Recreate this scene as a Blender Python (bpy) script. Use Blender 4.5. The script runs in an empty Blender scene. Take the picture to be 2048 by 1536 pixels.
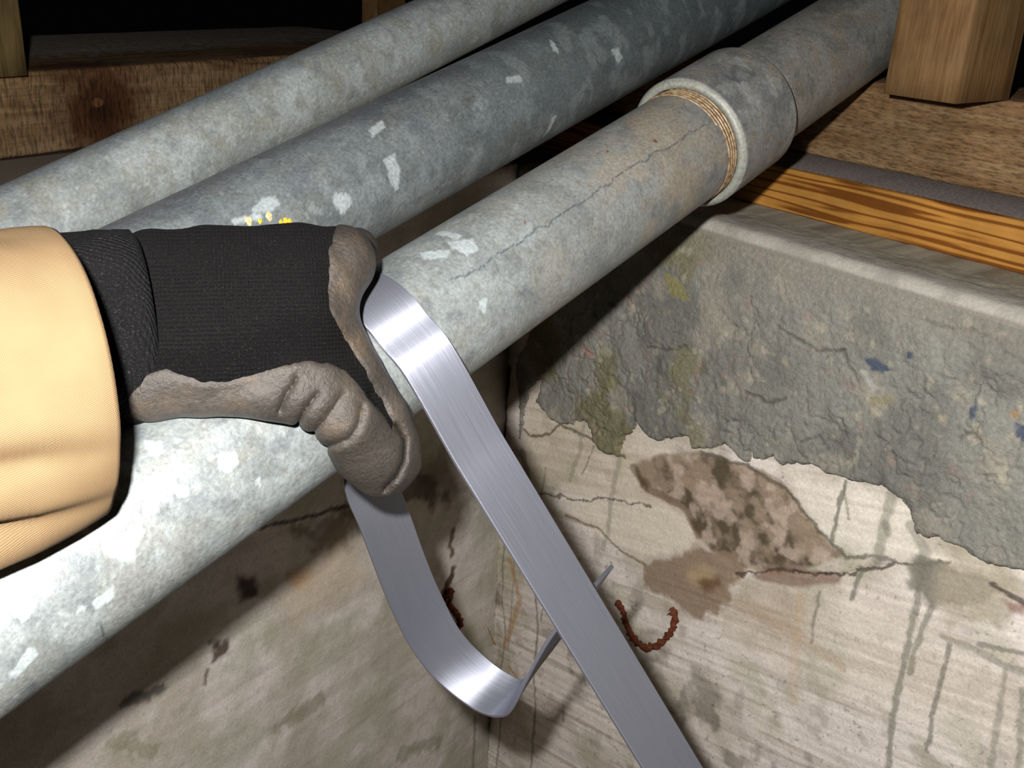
import bpy, bmesh, math, random
import numpy as np
from mathutils import Vector, Matrix
from math import radians, cos, sin, tan, pi, sqrt, hypot, acos, atan2
random.seed(7)
S = bpy.context.scene
C0 = S.collection

# ------------------------------------------------------------ camera, world, flash, exposure
F = 2050.0; CX, CY = 1024.0, 768.0
pitch, roll = radians(22.5), radians(3.0)
CAM = np.array([0, 0, 1.5])
FWD = np.array([0, cos(pitch), -sin(pitch)])
_r = np.array([1.0, 0, 0]); _u = np.cross(_r, FWD)
RIGHT = cos(roll)*_r + sin(roll)*_u
UP = -sin(roll)*_r + cos(roll)*_u
cam = bpy.data.cameras.new('camera'); cam.sensor_width = 36; cam.lens = 36*F/2048; cam.clip_start = .02
camo = bpy.data.objects.new('camera', cam); C0.objects.link(camo)
M = Matrix(((RIGHT[0], UP[0], -FWD[0], CAM[0]), (RIGHT[1], UP[1], -FWD[1], CAM[1]), (RIGHT[2], UP[2], -FWD[2], CAM[2]), (0, 0, 0, 1)))
camo.matrix_world = M
S.camera = camo
S.view_settings.view_transform = 'Standard'; S.view_settings.look = 'None'
S.view_settings.exposure = 0.0; S.view_settings.gamma = 1.0; S.view_settings.use_curve_mapping = False
w = bpy.data.worlds.new('night'); S.world = w; w.use_nodes = True
w.node_tree.nodes['Background'].inputs[0].default_value = (.55, .6, .8, 1)
w.node_tree.nodes['Background'].inputs[1].default_value = .0012
# the camera's built-in flash: up and left of the lens
FL = CAM + RIGHT*-.045 + UP*.05 + FWD*.015
ld = bpy.data.lights.new('camera_flash', 'SPOT'); ld.spot_size = radians(105); ld.spot_blend = .45; ld.energy = 42; ld.shadow_soft_size = .009; ld.color = (1, .985, .97)
lo = bpy.data.objects.new('camera_flash', ld); C0.objects.link(lo); lo.location = FL
lo.rotation_mode = 'QUATERNION'; lo.rotation_quaternion = Vector(FWD).to_track_quat('-Z', 'Y')
KA = .55        # how light the near things are against the whitewashed wall

# ------------------------------------------------------------ photograph geometry helpers
def ray(x, y): return RIGHT*((x-CX)/F) - UP*((y-CY)/F) + FWD
def at(x, y, d): return CAM + ray(x, y)*d
def on_z(x, y, z):
    r = ray(x, y); return CAM + r*((z-CAM[2])/r[2])
def proj(p):
    v = np.asarray(p) - CAM; z = v @ FWD
    return CX + F*(v @ RIGHT)/z, CY - F*(v @ UP)/z, z
def unit(v): v = np.asarray(v, float); return v/np.linalg.norm(v)

# ------------------------------------------------------------ numpy noise and painting
_rng = np.random.RandomState(11)
_tab = _rng.rand(256, 256)
def vnoise(x, y, seed=0):
    x = np.asarray(x, float) + seed*17.31; y = np.asarray(y, float) + seed*9.77
    xi = np.floor(x).astype(int); yi = np.floor(y).astype(int); fx = x-xi; fy = y-yi
    fx = fx*fx*(3-2*fx); fy = fy*fy*(3-2*fy)
    g = lambda a, b: _tab[a & 255, b & 255]
    return (g(xi, yi)*(1-fx)+g(xi+1, yi)*fx)*(1-fy) + (g(xi, yi+1)*(1-fx)+g(xi+1, yi+1)*fx)*fy
def fbm(x, y, s, octv=4, seed=0, gain=.5):
    t = 0; a = 1; n = 0
    for i in range(octv):
        t = t + a*vnoise(x*s, y*s, seed+i*3); n += a; a *= gain; s *= 2.03
    return t/n
def sstep(a, b, x): t = np.clip((x-a)/(b-a), 0, 1); return t*t*(3-2*t)
def dpoly(u, v, pts):
    d = np.full(np.shape(u), 1e9)
    for (x0, y0), (x1, y1) in zip(pts[:-1], pts[1:]):
        dx, dy = x1-x0, y1-y0; L = dx*dx+dy*dy + 1e-12
        t = np.clip(((u-x0)*dx+(v-y0)*dy)/L, 0, 1)
        d = np.minimum(d, np.hypot(u-x0-t*dx, v-y0-t*dy))
    return d
def inpoly(u, v, pts):
    c = np.zeros(np.shape(u), bool); n = len(pts)
    for i in range(n):
        x0, y0 = pts[i]; x1, y1 = pts[(i+1) % n]
        k = ((y0 > v) != (y1 > v)) & (u < (x1-x0)*(v-y0)/((y1-y0) if y1 != y0 else 1e-12)+x0)
        c ^= k
    return c
def sdpoly(u, v, pts):        # signed distance, negative inside
    d = dpoly(u, v, list(pts)+[pts[0]]); return np.where(inpoly(u, v, pts), -d, d)
def srgb(r, g, b): return np.array([((c/255)/12.92 if c/255 <= .04045 else ((c/255+.055)/1.055)**2.4) for c in (r, g, b)])
def mixc(col, c2, f): f = np.clip(f, 0, 1)[..., None]; return col*(1-f) + np.asarray(c2)*f

# ------------------------------------------------------------ node material helpers
def new_mat(name):
    m = bpy.data.materials.new(name); m.use_nodes = True; nt = m.node_tree
    return m, nt, nt.nodes['Principled BSDF']
def nd(nt, t, **k):
    n = nt.nodes.new(t)
    for a, b in k.items():
        if a.startswith('i_'):
            key = a[2:]; key = int(key) if key.isdigit() else key.replace('_', ' ')
            n.inputs[key].default_value = b
        else: setattr(n, a, b)
    return n
def ramp(nt, src, stops):
    r = nt.nodes.new('ShaderNodeValToRGB'); e = r.color_ramp.elements
    while len(e) < len(stops): e.new(.5)
    for q, (p, c) in zip(e, stops):
        q.position = p; q.color = (c, c, c, 1) if np.isscalar(c) else (*c, 1)
    nt.links.new(src, r.inputs[0]); return r
def mixrgb(nt, a, b, f, mode='MIX'):
    n = nt.nodes.new('ShaderNodeMix'); n.data_type = 'RGBA'; n.blend_type = mode
    for s, v in ((6, a), (7, b), (0, f)):
        if hasattr(v, 'is_linked') or isinstance(v, bpy.types.NodeSocket): nt.links.new(v, n.inputs[s])
        else: n.inputs[s].default_value = v if s == 0 else (*v, 1)
    return n.outputs[2]
def coords(nt, scale=(1, 1, 1), kind='Object', rot=(0, 0, 0)):
    tc = nd(nt, 'ShaderNodeTexCoord'); mp = nd(nt, 'ShaderNodeMapping')
    mp.inputs['Scale'].default_value = scale; mp.inputs['Rotation'].default_value = rot
    nt.links.new(tc.outputs[kind], mp.inputs[0]); return mp.outputs[0]
def noise(nt, vec, scale, detail=4, rough=.6, dist=0):
    n = nd(nt, 'ShaderNodeTexNoise'); n.inputs['Scale'].default_value = scale
    n.inputs['Detail'].default_value = detail; n.inputs['Roughness'].default_value = rough; n.inputs['Distortion'].default_value = dist
    nt.links.new(vec, n.inputs['Vector']); return n.outputs['Fac']
def bump(nt, h, strength, dist, normal=None):
    b = nd(nt, 'ShaderNodeBump'); b.inputs['Strength'].default_value = strength; b.inputs['Distance'].default_value = dist
    nt.links.new(h, b.inputs['Height'])
    if normal: nt.links.new(normal, b.inputs['Normal'])
    return b.outputs[0]

def mat_painted(name, rough, metal=0., grain=600., gamt=.25, bstr=.4, bdist=.0006, spec=.4, bscale=None):
    m, nt, p = new_mat(name)
    a = nd(nt, 'ShaderNodeVertexColor'); a.layer_name = 'paint'
    v = coords(nt)
    n1 = noise(nt, v, grain, 5, .7)
    f = ramp(nt, n1, [(.3, 1-gamt), (.7, 1+gamt)])
    col = mixrgb(nt, a.outputs[0], f.outputs[0], 1., 'MULTIPLY')
    nt.links.new(col, p.inputs['Base Color'])
    p.inputs['Roughness'].default_value = rough; p.inputs['Metallic'].default_value = metal
    p.inputs['Specular IOR Level'].default_value = spec
    n2 = noise(nt, v, bscale or grain*.7, 5, .65)
    nt.links.new(bump(nt, n2, bstr, bdist), p.inputs['Normal'])
    return m

def mat_wood(name, c_lo, c_mid, c_hi, ring=60, axis='X', rough=.75, saw=.0, knots_and_tints=(), grain_amt=1., distort=3., waves=False, wk=1., vert=False):
    """ grain runs along the object's own X axis """
    m, nt, p = new_mat(name)
    v = coords(nt, (.05, .6, 1) if waves else (.12, 1, 1))
    warp = noise(nt, v, 9, 3, .55)
    wv = nd(nt, 'ShaderNodeTexWave', wave_type='BANDS', bands_direction='Z')
    wv.inputs['Scale'].default_value = ring; wv.inputs['Distortion'].default_value = distort
    wv.inputs['Detail'].default_value = .6; wv.inputs['Detail Scale'].default_value = 4
    nt.links.new(v, wv.inputs['Vector'])
    c_lo, c_mid, c_hi = [tuple(np.array(q)*KA*wk) for q in (c_lo, c_mid, c_hi)]
    src = wv.outputs['Fac'] if waves else noise(nt, v, ring*2.2, 3, .55, .6)
    st_ = [(.0, c_lo), (.14, c_lo), (.4, c_mid), (1., c_hi)] if waves else [(.28, c_lo), (.48, c_mid), (.7, c_hi)]
    r = ramp(nt, src, st_)
    vf = coords(nt, (.05, 1, 1)); fine = noise(nt, vf, 420, 5, .7)
    fr = ramp(nt, fine, [(.3, .62), (.7, 1.3)])
    col = mixrgb(nt, r.outputs[0], fr.outputs[0], .8*grain_amt, 'MULTIPLY')
    bl = noise(nt, coords(nt), 14, 4, .6); br = ramp(nt, bl, [(.35, .72), (.65, 1.18)])
    col = mixrgb(nt, col, br.outputs[0], .8, 'MULTIPLY')
    tc = nd(nt, 'ShaderNodeTexCoord')
    for (pos, sx, rad, kc, soft) in knots_and_tints:
        sb = nd(nt, 'ShaderNodeVectorMath', operation='SUBTRACT'); nt.links.new(tc.outputs['Object'], sb.inputs[0]); sb.inputs[1].default_value = pos
        ml = nd(nt, 'ShaderNodeVectorMath', operation='MULTIPLY'); nt.links.new(sb.outputs[0], ml.inputs[0]); ml.inputs[1].default_value = (1/sx, 1, 1)
        ln = nd(nt, 'ShaderNodeVectorMath', operation='LENGTH'); nt.links.new(ml.outputs[0], ln.inputs[0])
        wob = noise(nt, tc.outputs['Object'], 70, 4, .6)
        ad = nd(nt, 'ShaderNodeMath', operation='MULTIPLY_ADD'); nt.links.new(wob, ad.inputs[0]); ad.inputs[1].default_value = rad*.9; nt.links.new(ln.outputs['Value'], ad.inputs[2])
        mr = nd(nt, 'ShaderNodeMapRange', interpolation_type='SMOOTHSTEP'); nt.links.new(ad.outputs[0], mr.inputs[0])
        mr.inputs[1].default_value = rad*(1.55-soft); mr.inputs[2].default_value = rad*1.45; mr.inputs[3].default_value = 1; mr.inputs[4].default_value = 0
        col = mixrgb(nt, col, kc, mr.outputs[0])
    nt.links.new(col, p.inputs['Base Color'])
    p.inputs['Roughness'].default_value = rough; p.inputs['Specular IOR Level'].default_value = .15
    h = fine
    nrm = bump(nt, h, .5, .0012)
    if saw:
        sv = coords(nt, (1, .25, .25), rot=(0, 0, .2)) if vert else coords(nt, (.2, 1, 1)); sn = noise(nt, sv, 260 if vert else 430, 3, .6)
        nrm = bump(nt, sn, .8, saw, nrm)
        sr = ramp(nt, sn, [(.36, .42), (.5, 1.), (.7, 1.25)]); col = mixrgb(nt, col, sr.outputs[0], .8, 'MULTIPLY'); nt.links.new(col, p.inputs['Base Color'])
    nt.links.new(nrm, p.inputs['Normal'])
    return m

# ------------------------------------------------------------ object helpers
def tag(o, label=None, cat=None, group=None, kind=None):
    for k, v in (('label', label), ('category', cat), ('group', group), ('kind', kind)):
        if v: o[k] = v
    return o
def mesh_np(name, V, Q, mats, parent=None, smooth=True, col=None, uv=None, origin=None, tri=False):
    V = np.asarray(V, float)
    if origin is None: origin = V.mean(0)
    me = bpy.data.meshes.new(name); n = len(V); k = 3 if tri else 4; Q = np.asarray(Q, np.int32)
    me.vertices.add(n); me.vertices.foreach_set('co', (V-origin).astype(np.float32).ravel())
    me.loops.add(len(Q)*k); me.loops.foreach_set('vertex_index', Q.ravel())
    me.polygons.add(len(Q)); me.polygons.foreach_set('loop_start', np.arange(0, len(Q)*k, k, dtype=np.int32))
    me.update(calc_edges=True); me.validate()
    if smooth: me.polygons.foreach_set('use_smooth', np.ones(len(me.polygons), bool))
    if col is not None:
        a = me.color_attributes.new('paint', 'FLOAT_COLOR', 'POINT')
        c = np.ones((n, 4), np.float32); c[:, :3] = col; a.data.foreach_set('color', c.ravel())
    if uv is not None:
        l = me.uv_layers.new(name='UVMap'); l.data.foreach_set('uv', np.asarray(uv, np.float32)[Q.ravel()].ravel())
    for m in (mats if isinstance(mats, (list, tuple)) else [mats]): me.materials.append(m)
    o = bpy.data.objects.new(name, me); C0.objects.link(o)
    o.location = origin
    if parent: set_parent(o, parent)
    return o
def set_parent(o, p):
    bpy.context.view_layer.update()
    mw = o.matrix_world.copy(); o.parent = p; o.matrix_parent_inverse = p.matrix_world.inverted(); o.matrix_world = mw
def empty(name, loc):
    o = bpy.data.objects.new(name, None); C0.objects.link(o); o.location = loc; o.empty_display_size = .05
    bpy.context.view_layer.update(); return o
def grid_faces(nu, nv, closed_v=False):
    i = np.arange(nu-1)[:, None]; jn = nv if closed_v else nv-1
    j = np.arange(jn)[None, :]; j2 = (j+1) % nv
    return np.stack(np.broadcast_arrays(i*nv+j, i*nv+j2, (i+1)*nv+j2, (i+1)*nv+j), -1).reshape(-1, 4)
def timber(name, corner, xd, L, yd, Wd, H, mat, parent=None, seg=24, rough=.0008, bev=.004, seed=0, zd=(0, 0, 1)):
    """ a sawn timber: length L along xd, width Wd along yd, height H; rounded, slightly uneven edges """
    xd, yd, zd = unit(xd), unit(yd), unit(zd)
    prof = []
    for cx_, cy_, a0 in ((bev, bev, pi), (Wd-bev, bev, 1.5*pi), (Wd-bev, H-bev, 0), (bev, H-bev, .5*pi)):
        for k in range(4):
            a = a0 + k*pi/6; prof.append((cx_+bev*cos(a), cy_+bev*sin(a)))
    P_ = []
    nx = []
    base = prof
    for i in range(len(base)):
        a, b = base[i], base[(i+1) % len(base)]
        P_.append(a); d_ = hypot(b[0]-a[0], b[1]-a[1]); m_ = int(d_/.012)
        for k in range(1, m_): P_.append((a[0]+(b[0]-a[0])*k/m_, a[1]+(b[1]-a[1])*k/m_))
    P_ = np.array(P_); n = len(P_); xs = np.linspace(0, L, seg)
    cen = np.array([Wd/2, H/2])
    V = []
    for x in xs:
        j = (fbm(np.full(n, x)+seed, P_[:, 0]*3+P_[:, 1]*5, 25, 3, seed)-.5)*2*rough
        q = P_ + (P_-cen)/np.linalg.norm(P_-cen, axis=1)[:, None]*j[:, None]
        V.append(np.array([x]*n)[:, None]*[[1, 0, 0]] + q[:, :1]*[[0, 1, 0]] + q[:, 1:]*[[0, 0, 1]])
    V = np.concatenate(V); Q = grid_faces(seg, n, True).tolist()
    me = bpy.data.meshes.new(name)
    me.from_pydata(V.tolist(), [], Q + [list(range(n)), list(range((seg-1)*n, seg*n))[::-1]])
    bm = bmesh.new(); bm.from_mesh(me); bmesh.ops.recalc_face_normals(bm, faces=bm.faces); bm.to_mesh(me); bm.free()
    me.polygons.foreach_set('use_smooth', np.array([len(p_.vertices) == 4 for p_ in me.polygons], bool))
    me.materials.append(mat)
    o = bpy.data.objects.new(name, me); C0.objects.link(o)
    o.matrix_world = Matrix(((xd[0], yd[0], zd[0], corner[0]), (xd[1], yd[1], zd[1], corner[1]), (xd[2], yd[2], zd[2], corner[2]), (0, 0, 0, 1)))
    if parent: set_parent(o, parent)
    return o

# ------------------------------------------------------------ pipe axes
R3 = .04445
def axis_from_edges(l1, l2, r):
    n1 = unit(np.cross(ray(*l1[0]), ray(*l1[1]))); n2 = unit(np.cross(ray(*l2[0]), ray(*l2[1])))
    d = unit(np.cross(n1, n2)); d = d if d @ FWD > 0 else -d
    for s1 in (1, -1):
        for s2 in (1, -1):
            a = np.linalg.solve(np.array([n1, n2, d]), [s1*r, s2*r, 0]); x, y, z = proj(CAM+a+d*.6)
            t = np.interp(0, [0], [0]); f = lambda l: l[0][1]+(l[1][1]-l[0][1])/(l[1][0]-l[0][0])*(x-l[0][0])
            if z > 0 and f(l1) < y < f(l2): return a, d
aA, dA = axis_from_edges([(760, 520), (1300, 200)], [(0, 1440), (1430, 390)], R3)
E1 = unit(np.array([0, 0, 1.]) - dA[2]*dA); E2 = np.cross(dA, E1)
dB = dA; aB = aA - E2*.146 + E1*.032
_az, _el = radians(36), radians(16)
dC = np.array([sin(_az)*cos(_el), cos(_az)*cos(_el), sin(_el)]); rC = .03015
_p = aA - E2*.236 + E1*.068 + dA*.35; aC = _p - (_p @ dC)*dC
class Pipe:
    def __init__(s, a, d, r):
        s.a, s.d, s.r = a, d, r
        s.tc = -unit(a - (a @ d)*d); s.tp = np.cross(d, s.tc)
        if s.tp[2] < 0: s.tp = -s.tp
    def pt(s, t, r, th): return CAM + s.a + s.d*t + r*(cos(th)*s.tc + sin(th)*s.tp)
    def depth(s, x, y, R):
        r0 = ray(x, y); u = r0-(r0 @ s.d)*s.d; aa = u @ u; bb = -2*u @ s.a; cc = s.a @ s.a - R*R; D = bb*bb-4*aa*cc
        return (-bb-sqrt(max(D, 0)))/(2*aa)
    def st(s, x, y):          # pixel -> (distance along, arc around) on the pipe's skin
        k = s.depth(x, y, s.r); p = ray(x, y)*k; t = p @ s.d; q = p - s.a - t*s.d
        return t, atan2(q @ s.tp, q @ s.tc)*s.r
PA, PB, PC = Pipe(aA, dA, R3), Pipe(aB, dB, R3), Pipe(aC, dC, rC)

# ------------------------------------------------------------ the setting: concrete foundation walls
AZR = radians(141.5); UR = np.array([sin(AZR), cos(AZR), 0])       # along the right wall, towards the camera
AZL = radians(36); UL = -np.array([sin(AZL), cos(AZL), 0])         # along the left wall, towards the camera
ZB = 1.325                                                          # underside of the sill beams
ZT = 1.285                                                          # top of the concrete
NR = np.array([UR[1], -UR[0], 0]); NR = NR if NR @ (CAM-on_z(1700, 522, ZT)) > 0 else -NR
NL = np.array([UL[1], -UL[0], 0])
pR = on_z(1700, 522, ZT); pR[2] = 0
def hitR(x, y):
    k = ((pR-CAM)*[1, 1, 0]) @ NR/(ray(x, y) @ NR); return CAM+ray(x, y)*k
cor = hitR(1012, 800).copy(); cor[2] = 0
NL = NL if NL @ ((CAM-cor)*[1, 1, 0]) > 0 else -NL
def hitL(x, y):
    k = ((cor-CAM)*[1, 1, 0]) @ NL/(ray(x, y) @ NL); return CAM+ray(x, y)*k
def uvR(x, y): p = hitR(x, y)-cor; return p @ UR, p[2]
def uvL(x, y): p = hitL(x, y)-cor; return p @ UL, p[2]
PR = lambda pts: [uvR(*q) for q in pts]
PL = lambda pts: [uvL(*q) for q in pts]

M_wall = mat_painted('old_whitewashed_concrete', .9, 0, 420, .16, .5, .0012, .2)
M_mortar = mat_painted('rough_grey_parging', .92, 0, 260, .22, .8, .003, .2)

WHITE = srgb(226, 216, 207); DIRT = srgb(120, 108, 92)
def paint_wall_base(u, v, seed, slope):
    # form-board grain follows the boards; stains and grime have their own shapes
    c = np.ones(u.shape+(3,))*WHITE*.92
    t = v - slope*u
    st = fbm(u*7, t*170, 1., 3, seed); c = mixc(c, WHITE*.62, sstep(.5, .7, st)*.4*sstep(.35, .6, fbm(u, v, 7, 3, seed+11)))
    c = mixc(c, srgb(150, 132, 116), sstep(.58, .7, fbm(u*6, t*90, 1, 3, seed+12))*.4)
    c = mixc(c, srgb(178, 168, 152), sstep(.42, .7, fbm(u, v, 11, 5, seed+1))*.8)
    c = mixc(c, srgb(158, 158, 126), sstep(.55, .72, fbm(u, v, 22, 4, seed+2))*.4)
    c = mixc(c, srgb(110, 96, 82), sstep(.6, .75, fbm(u, v, 45, 4, seed+3))*.3)
    c = mixc(c, srgb(70, 60, 50), sstep(.75, .82, fbm(u, v, 260, 3, seed+4))*.5)
    return c
def blob(c, u, v, pts, colr, soft, amt=1., nz=.004, ns=70, seed=1):
    d = sdpoly(u, v, pts) + (fbm(u, v, ns, 4, seed)-.5)*2*nz*1.6
    return mixc(c, colr, (1-sstep(-soft, soft, d))*amt)
def line(c, u, v, pts, wd, colr, amt=1., nz=.002, ns=120, seed=3):
    uu = u + (fbm(u, v, ns, 3, seed)-.5)*2*nz; vv = v + (fbm(u, v, ns, 3, seed+5)-.5)*2*nz
    d = dpoly(uu, vv, pts); return mixc(c, colr, (1-sstep(wd*.5, wd, d))*amt)

MORTAR = [(1040, 900), (1060, 780), (1090, 754), (1079, 801), (1110, 838), (1136, 848), (1173, 838), (1189, 859), (1192, 884), (1215, 905), (1241, 911), (1251, 880), (1268, 862), (1280, 843),
          (1293, 868), (1319, 885), (1345, 874), (1381, 874), (1387, 900), (1413, 900), (1449, 885), (1465, 896), (1480, 912), (1501, 920), (1506, 898), (1512, 918), (1535, 921), (1554, 905), (1569, 932),
          (1600, 922), (1632, 926), (1658, 942), (1694, 958), (1726, 968), (1778, 973), (1796, 985), (1814, 1004), (1835, 1046), (1840, 1067), (1893, 1078), (1945, 1104),
          (1981, 1124), (2060, 1132), (2400, 1170), (2400, 400), (1900, 380), (1400, 380), (1250, 420), (1150, 520), (1080, 640), (1040, 720)]
mort = PR(MORTAR)
mort = [q for q in mort]

def build_wall_right():
    us = np.concatenate([[-.0], np.arange(.0015, .74, .0016), [.78, .85, 1., 1.3, 1.8, 2.6, 4.]])
    vs = np.concatenate([[0, .2, .3, .36], np.arange(.40, ZT-.0125, .0016), [ZT-.011]])
    U, V = np.meshgrid(us, vs, indexing='ij'); 
    a_, b_ = uvR(1700, 1250), uvR(1860, 1302); SL = (b_[1]-a_[1])/(b_[0]-a_[0])
    c = paint_wall_base(U, V, 5, SL)
    W = lambda q: PR(q)
    c = blob(c, U, V, W([(1040, 760), (1250, 850), (1330, 890), (1450, 1080), (1300, 1100), (1180, 1000), (1050, 960)]), srgb(205, 190, 165), .02, .5)
    c = blob(c, U, V, W([(1570, 940), (1830, 1010), (1840, 1090), (1960, 1120), (1980, 1150), (1720, 1110), (1660, 1090), (1600, 1000)]), srgb(222, 214, 200), .008, .85)
    c = blob(c, U, V, W([(1110, 985), (1330, 1005), (1390, 1050), (1380, 1110), (1290, 1115), (1180, 1060)]), srgb(220, 210, 192), .006, .75)
    c = blob(c, U, V, W([(1450, 1180), (1700, 1170), (2048, 1350), (2048, 1480), (1700, 1400), (1450, 1300)]), srgb(212, 202, 186), .03, .45)
    # the brown damp patch where old wood once sat
    leaf = W([(1262, 930), (1310, 912), (1400, 905), (1480, 925), (1560, 960), (1590, 1000), (1620, 1040), (1660, 1090), (1690, 1115), (1640, 1130), (1560, 1150), (1480, 1140), (1420, 1100), (1385, 1060), (1370, 1020), (1320, 1000), (1280, 975)])
    c = blob(c, U, V, leaf, srgb(146, 128, 108), .003, .95, .003)
    inleaf = (1-sstep(-.003, .003, sdpoly(U, V, leaf)))
    c = mixc(c, srgb(62, 54, 36), inleaf*sstep(.45, .7, fbm(U, V, 48, 5, 21))*.8)
    c = mixc(c, srgb(186, 168, 152), inleaf*sstep(.48, .66, fbm(U, V, 60, 5, 31))*.7)
    c = line(c, U, V, W([(1265, 935), (1290, 975), (1370, 1015), (1395, 1070)]), .006, srgb(92, 74, 48), .6)
    c = line(c, U, V, W([(1400, 905), (1500, 935), (1580, 985), (1640, 1065), (1690, 1112), (1790, 1120)]), .0028, srgb(84, 78, 68), .7, .004)
    blobp = W([(1290, 1130), (1340, 1112), (1400, 1095), (1460, 1110), (1500, 1140), (1470, 1170), (1450, 1200), (1440, 1225), (1400, 1235), (1370, 1215), (1340, 1200), (1290, 1170)])
    c = blob(c, U, V, blobp, srgb(140, 120, 100), .004, .92, .006)
    c = blob(c, U, V, W([(1370, 1140), (1400, 1130), (1430, 1140), (1430, 1165), (1400, 1172), (1375, 1160)]), srgb(170, 148, 116), .006, .9)
    c = blob(c, U, V, W([(1395, 1160), (1440, 1150), (1445, 1175), (1410, 1185)]), srgb(92, 60, 26), .005, .75)
    c = blob(c, U, V, W([(1500, 1152), (1580, 1128), (1690, 1150), (1680, 1172), (1560, 1172)]), srgb(140, 118, 104), .003, .9, .003)
    c = line(c, U, V, W([(1470, 1150), (1560, 1140), (1620, 1150), (1680, 1150), (1790, 1128), (1900, 1125)]), .0018, srgb(50, 42, 36), .8, .004)
    c = blob(c, U, V, W([(1450, 1185), (1560, 1170), (1620, 1230), (1560, 1290), (1450, 1240)]), srgb(164, 138, 108), .03, .35)
    c = line(c, U, V, W([(1480, 1215), (1580, 1260), (1680, 1330)]), .009, srgb(172, 148, 122), .35)
    c = line(c, U, V, W([(1600, 1190), (1590, 1300), (1585, 1400)]), .007, srgb(190, 156, 118), .28)
    # cracks
    c = line(c, U, V, W([(1040, 850), (1060, 872), (1100, 868), (1120, 850), (1190, 880), (1250, 915)]), .0022, srgb(96, 86, 62), .8)
    c = line(c, U, V, W([(1060, 985), (1110, 990), (1170, 1002), (1210, 996), (1250, 1005), (1300, 1010)]), .0016, srgb(56, 50, 42), .75, .004)
    c = line(c, U, V, W([(1130, 1030), (1200, 1060), (1240, 1100), (1290, 1130)]), .0022, srgb(120, 98, 66), .7)
    c = line(c, U, V, W([(1018, 740), (1010, 800), (1006, 880)]), .007, srgb(84, 42, 18), .95)
    c = line(c, U, V, W([(1045, 905), (1060, 980), (1080, 1010)]), .008, srgb(80, 60, 36), .5)
    # mortar drips running straight down the wall
    G = srgb(128, 126, 114); G2 = srgb(104, 102, 92)
    for pts, wd, am in (([(1692, 965), (1680, 1005), (1668, 1060), (1664, 1085)], .006, .95), ([(1688, 970), (1698, 1040)], .0035, .8), ([(1790, 975), (1770, 1040), (1755, 1120)], .012, .75), ([(1772, 1050), (1774, 1060)], .012, .8),
                        ([(1722, 1135), (1712, 1170), (1702, 1198)], .006, .9), ([(1640, 1185), (1628, 1240), (1622, 1285)], .0045, .7),
                        ([(1845, 1130), (1830, 1220), (1815, 1300), (1796, 1380), (1785, 1440), (1775, 1536)], .008, .95), ([(1868, 1200), (1850, 1250), (1830, 1300), (1820, 1345)], .007, .9), ([(1900, 1290), (1880, 1370), (1862, 1440), (1855, 1500)], .006, .85),
                        ([(1820, 1050), (1850, 1100), (1850, 1150)], .014, .7), ([(1170, 838), (1160, 900), (1140, 960)], .008, .55), ([(1189, 890), (1165, 950)], .003, .8), ([(1240, 915), (1222, 1000), (1215, 1070), (1205, 1100)], .009, .55),
                        ([(1092, 935), (1082, 1000), (1090, 1040)], .004, .7), ([(1008, 1080), (1004, 1200), (1012, 1260), (1000, 1350), (1004, 1430), (992, 1536)], .0045, .8), ([(1030, 1110), (1022, 1230), (1016, 1300)], .005, .5), ([(1072, 1190), (1076, 1260), (1068, 1340), (1070, 1420), (1062, 1536)], .0055, .8), ([(1088, 1200), (1082, 1244)], .003, .8),
                        ([(1888, 1272), (1950, 1300), (2010, 1330), (2048, 1345)], .009, .7), ([(1960, 1290), (2048, 1305)], .006, .8), ([(2010, 1340), (2000, 1420), (1980, 1536)], .007, .7), ([(2048, 1380), (2035, 1536)], .008, .8)):
        c = line(c, U, V, W(pts), wd*.5*1.0, G2 if wd < .007 else G, am*.8, .0022, 130)
    c = blob(c, U, V, W([(1820, 1110), (1880, 1120), (1960, 1150), (2000, 1180), (1960, 1200), (1860, 1210), (1822, 1180)]), srgb(120, 116, 104), .004, .9, .005)
    c = blob(c, U, V, W([(1890, 1070), (1990, 1130), (2048, 1150), (2048, 1200), (1990, 1240), (1900, 1250), (1870, 1200), (1890, 1130)]), srgb(166, 156, 136), .008, .7, .006)
    c = blob(c, U, V, W([(2010, 1200), (2048, 1210), (2048, 1230), (2020, 1225)]), srgb(120, 60, 50), .003, .6)
    c = line(c, U, V, W([(1985, 1170), (2020, 1190), (2048, 1205)]), .003, srgb(60, 50, 50), .8)
    c = blob(c, U, V, W([(1838, 955), (1870, 950), (1900, 970), (1880, 990), (1850, 985)]), srgb(150, 130, 84), .004, .8)
    c = blob(c, U, V, W([(1000, 1170), (985, 1190), (975, 1215), (1000, 1212)]), srgb(110, 100, 86), .006, .7)
    c = line(c, U, V, W([(1020, 1120), (1040, 1200), (1010, 1290)]), .006, srgb(170, 130, 84), .6)
    c = mixc(c, srgb(64, 54, 44), sstep(.56, .72, fbm(U, V, 30, 5, 44))*sstep(uvR(1500, 1330)[1]+.02, uvR(1500, 1500)[1], V)*.5*(U > .15))
    c = c*(.94 + .12*fbm(U, V, 300, 2, 61))[..., None]
    c = np.clip(c*1.14*np.array([1.01, 1., .99]), 0, .9)
    # relief
    h = (fbm(U, V, 60, 4, 8)-.5)*.0012 + (fbm(U*6, (V-SL*U)*190, 1, 2, 9)-.5)*.0013
    h = h*(1-sstep(ZT-.05, ZT-.02, V))
    h = h - inleaf*.002*fbm(U, V, 40, 3, 12)
    crack = dpoly(U, V, PR([(1470, 1150), (1560, 1140), (1620, 1150), (1680, 1150), (1790, 1128)])); h -= .002*(1-sstep(.0005, .003, crack))
    V3 = cor + U[..., None]*UR + V[..., None]*np.array([0, 0, 1.]) + h[..., None]*NR
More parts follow.
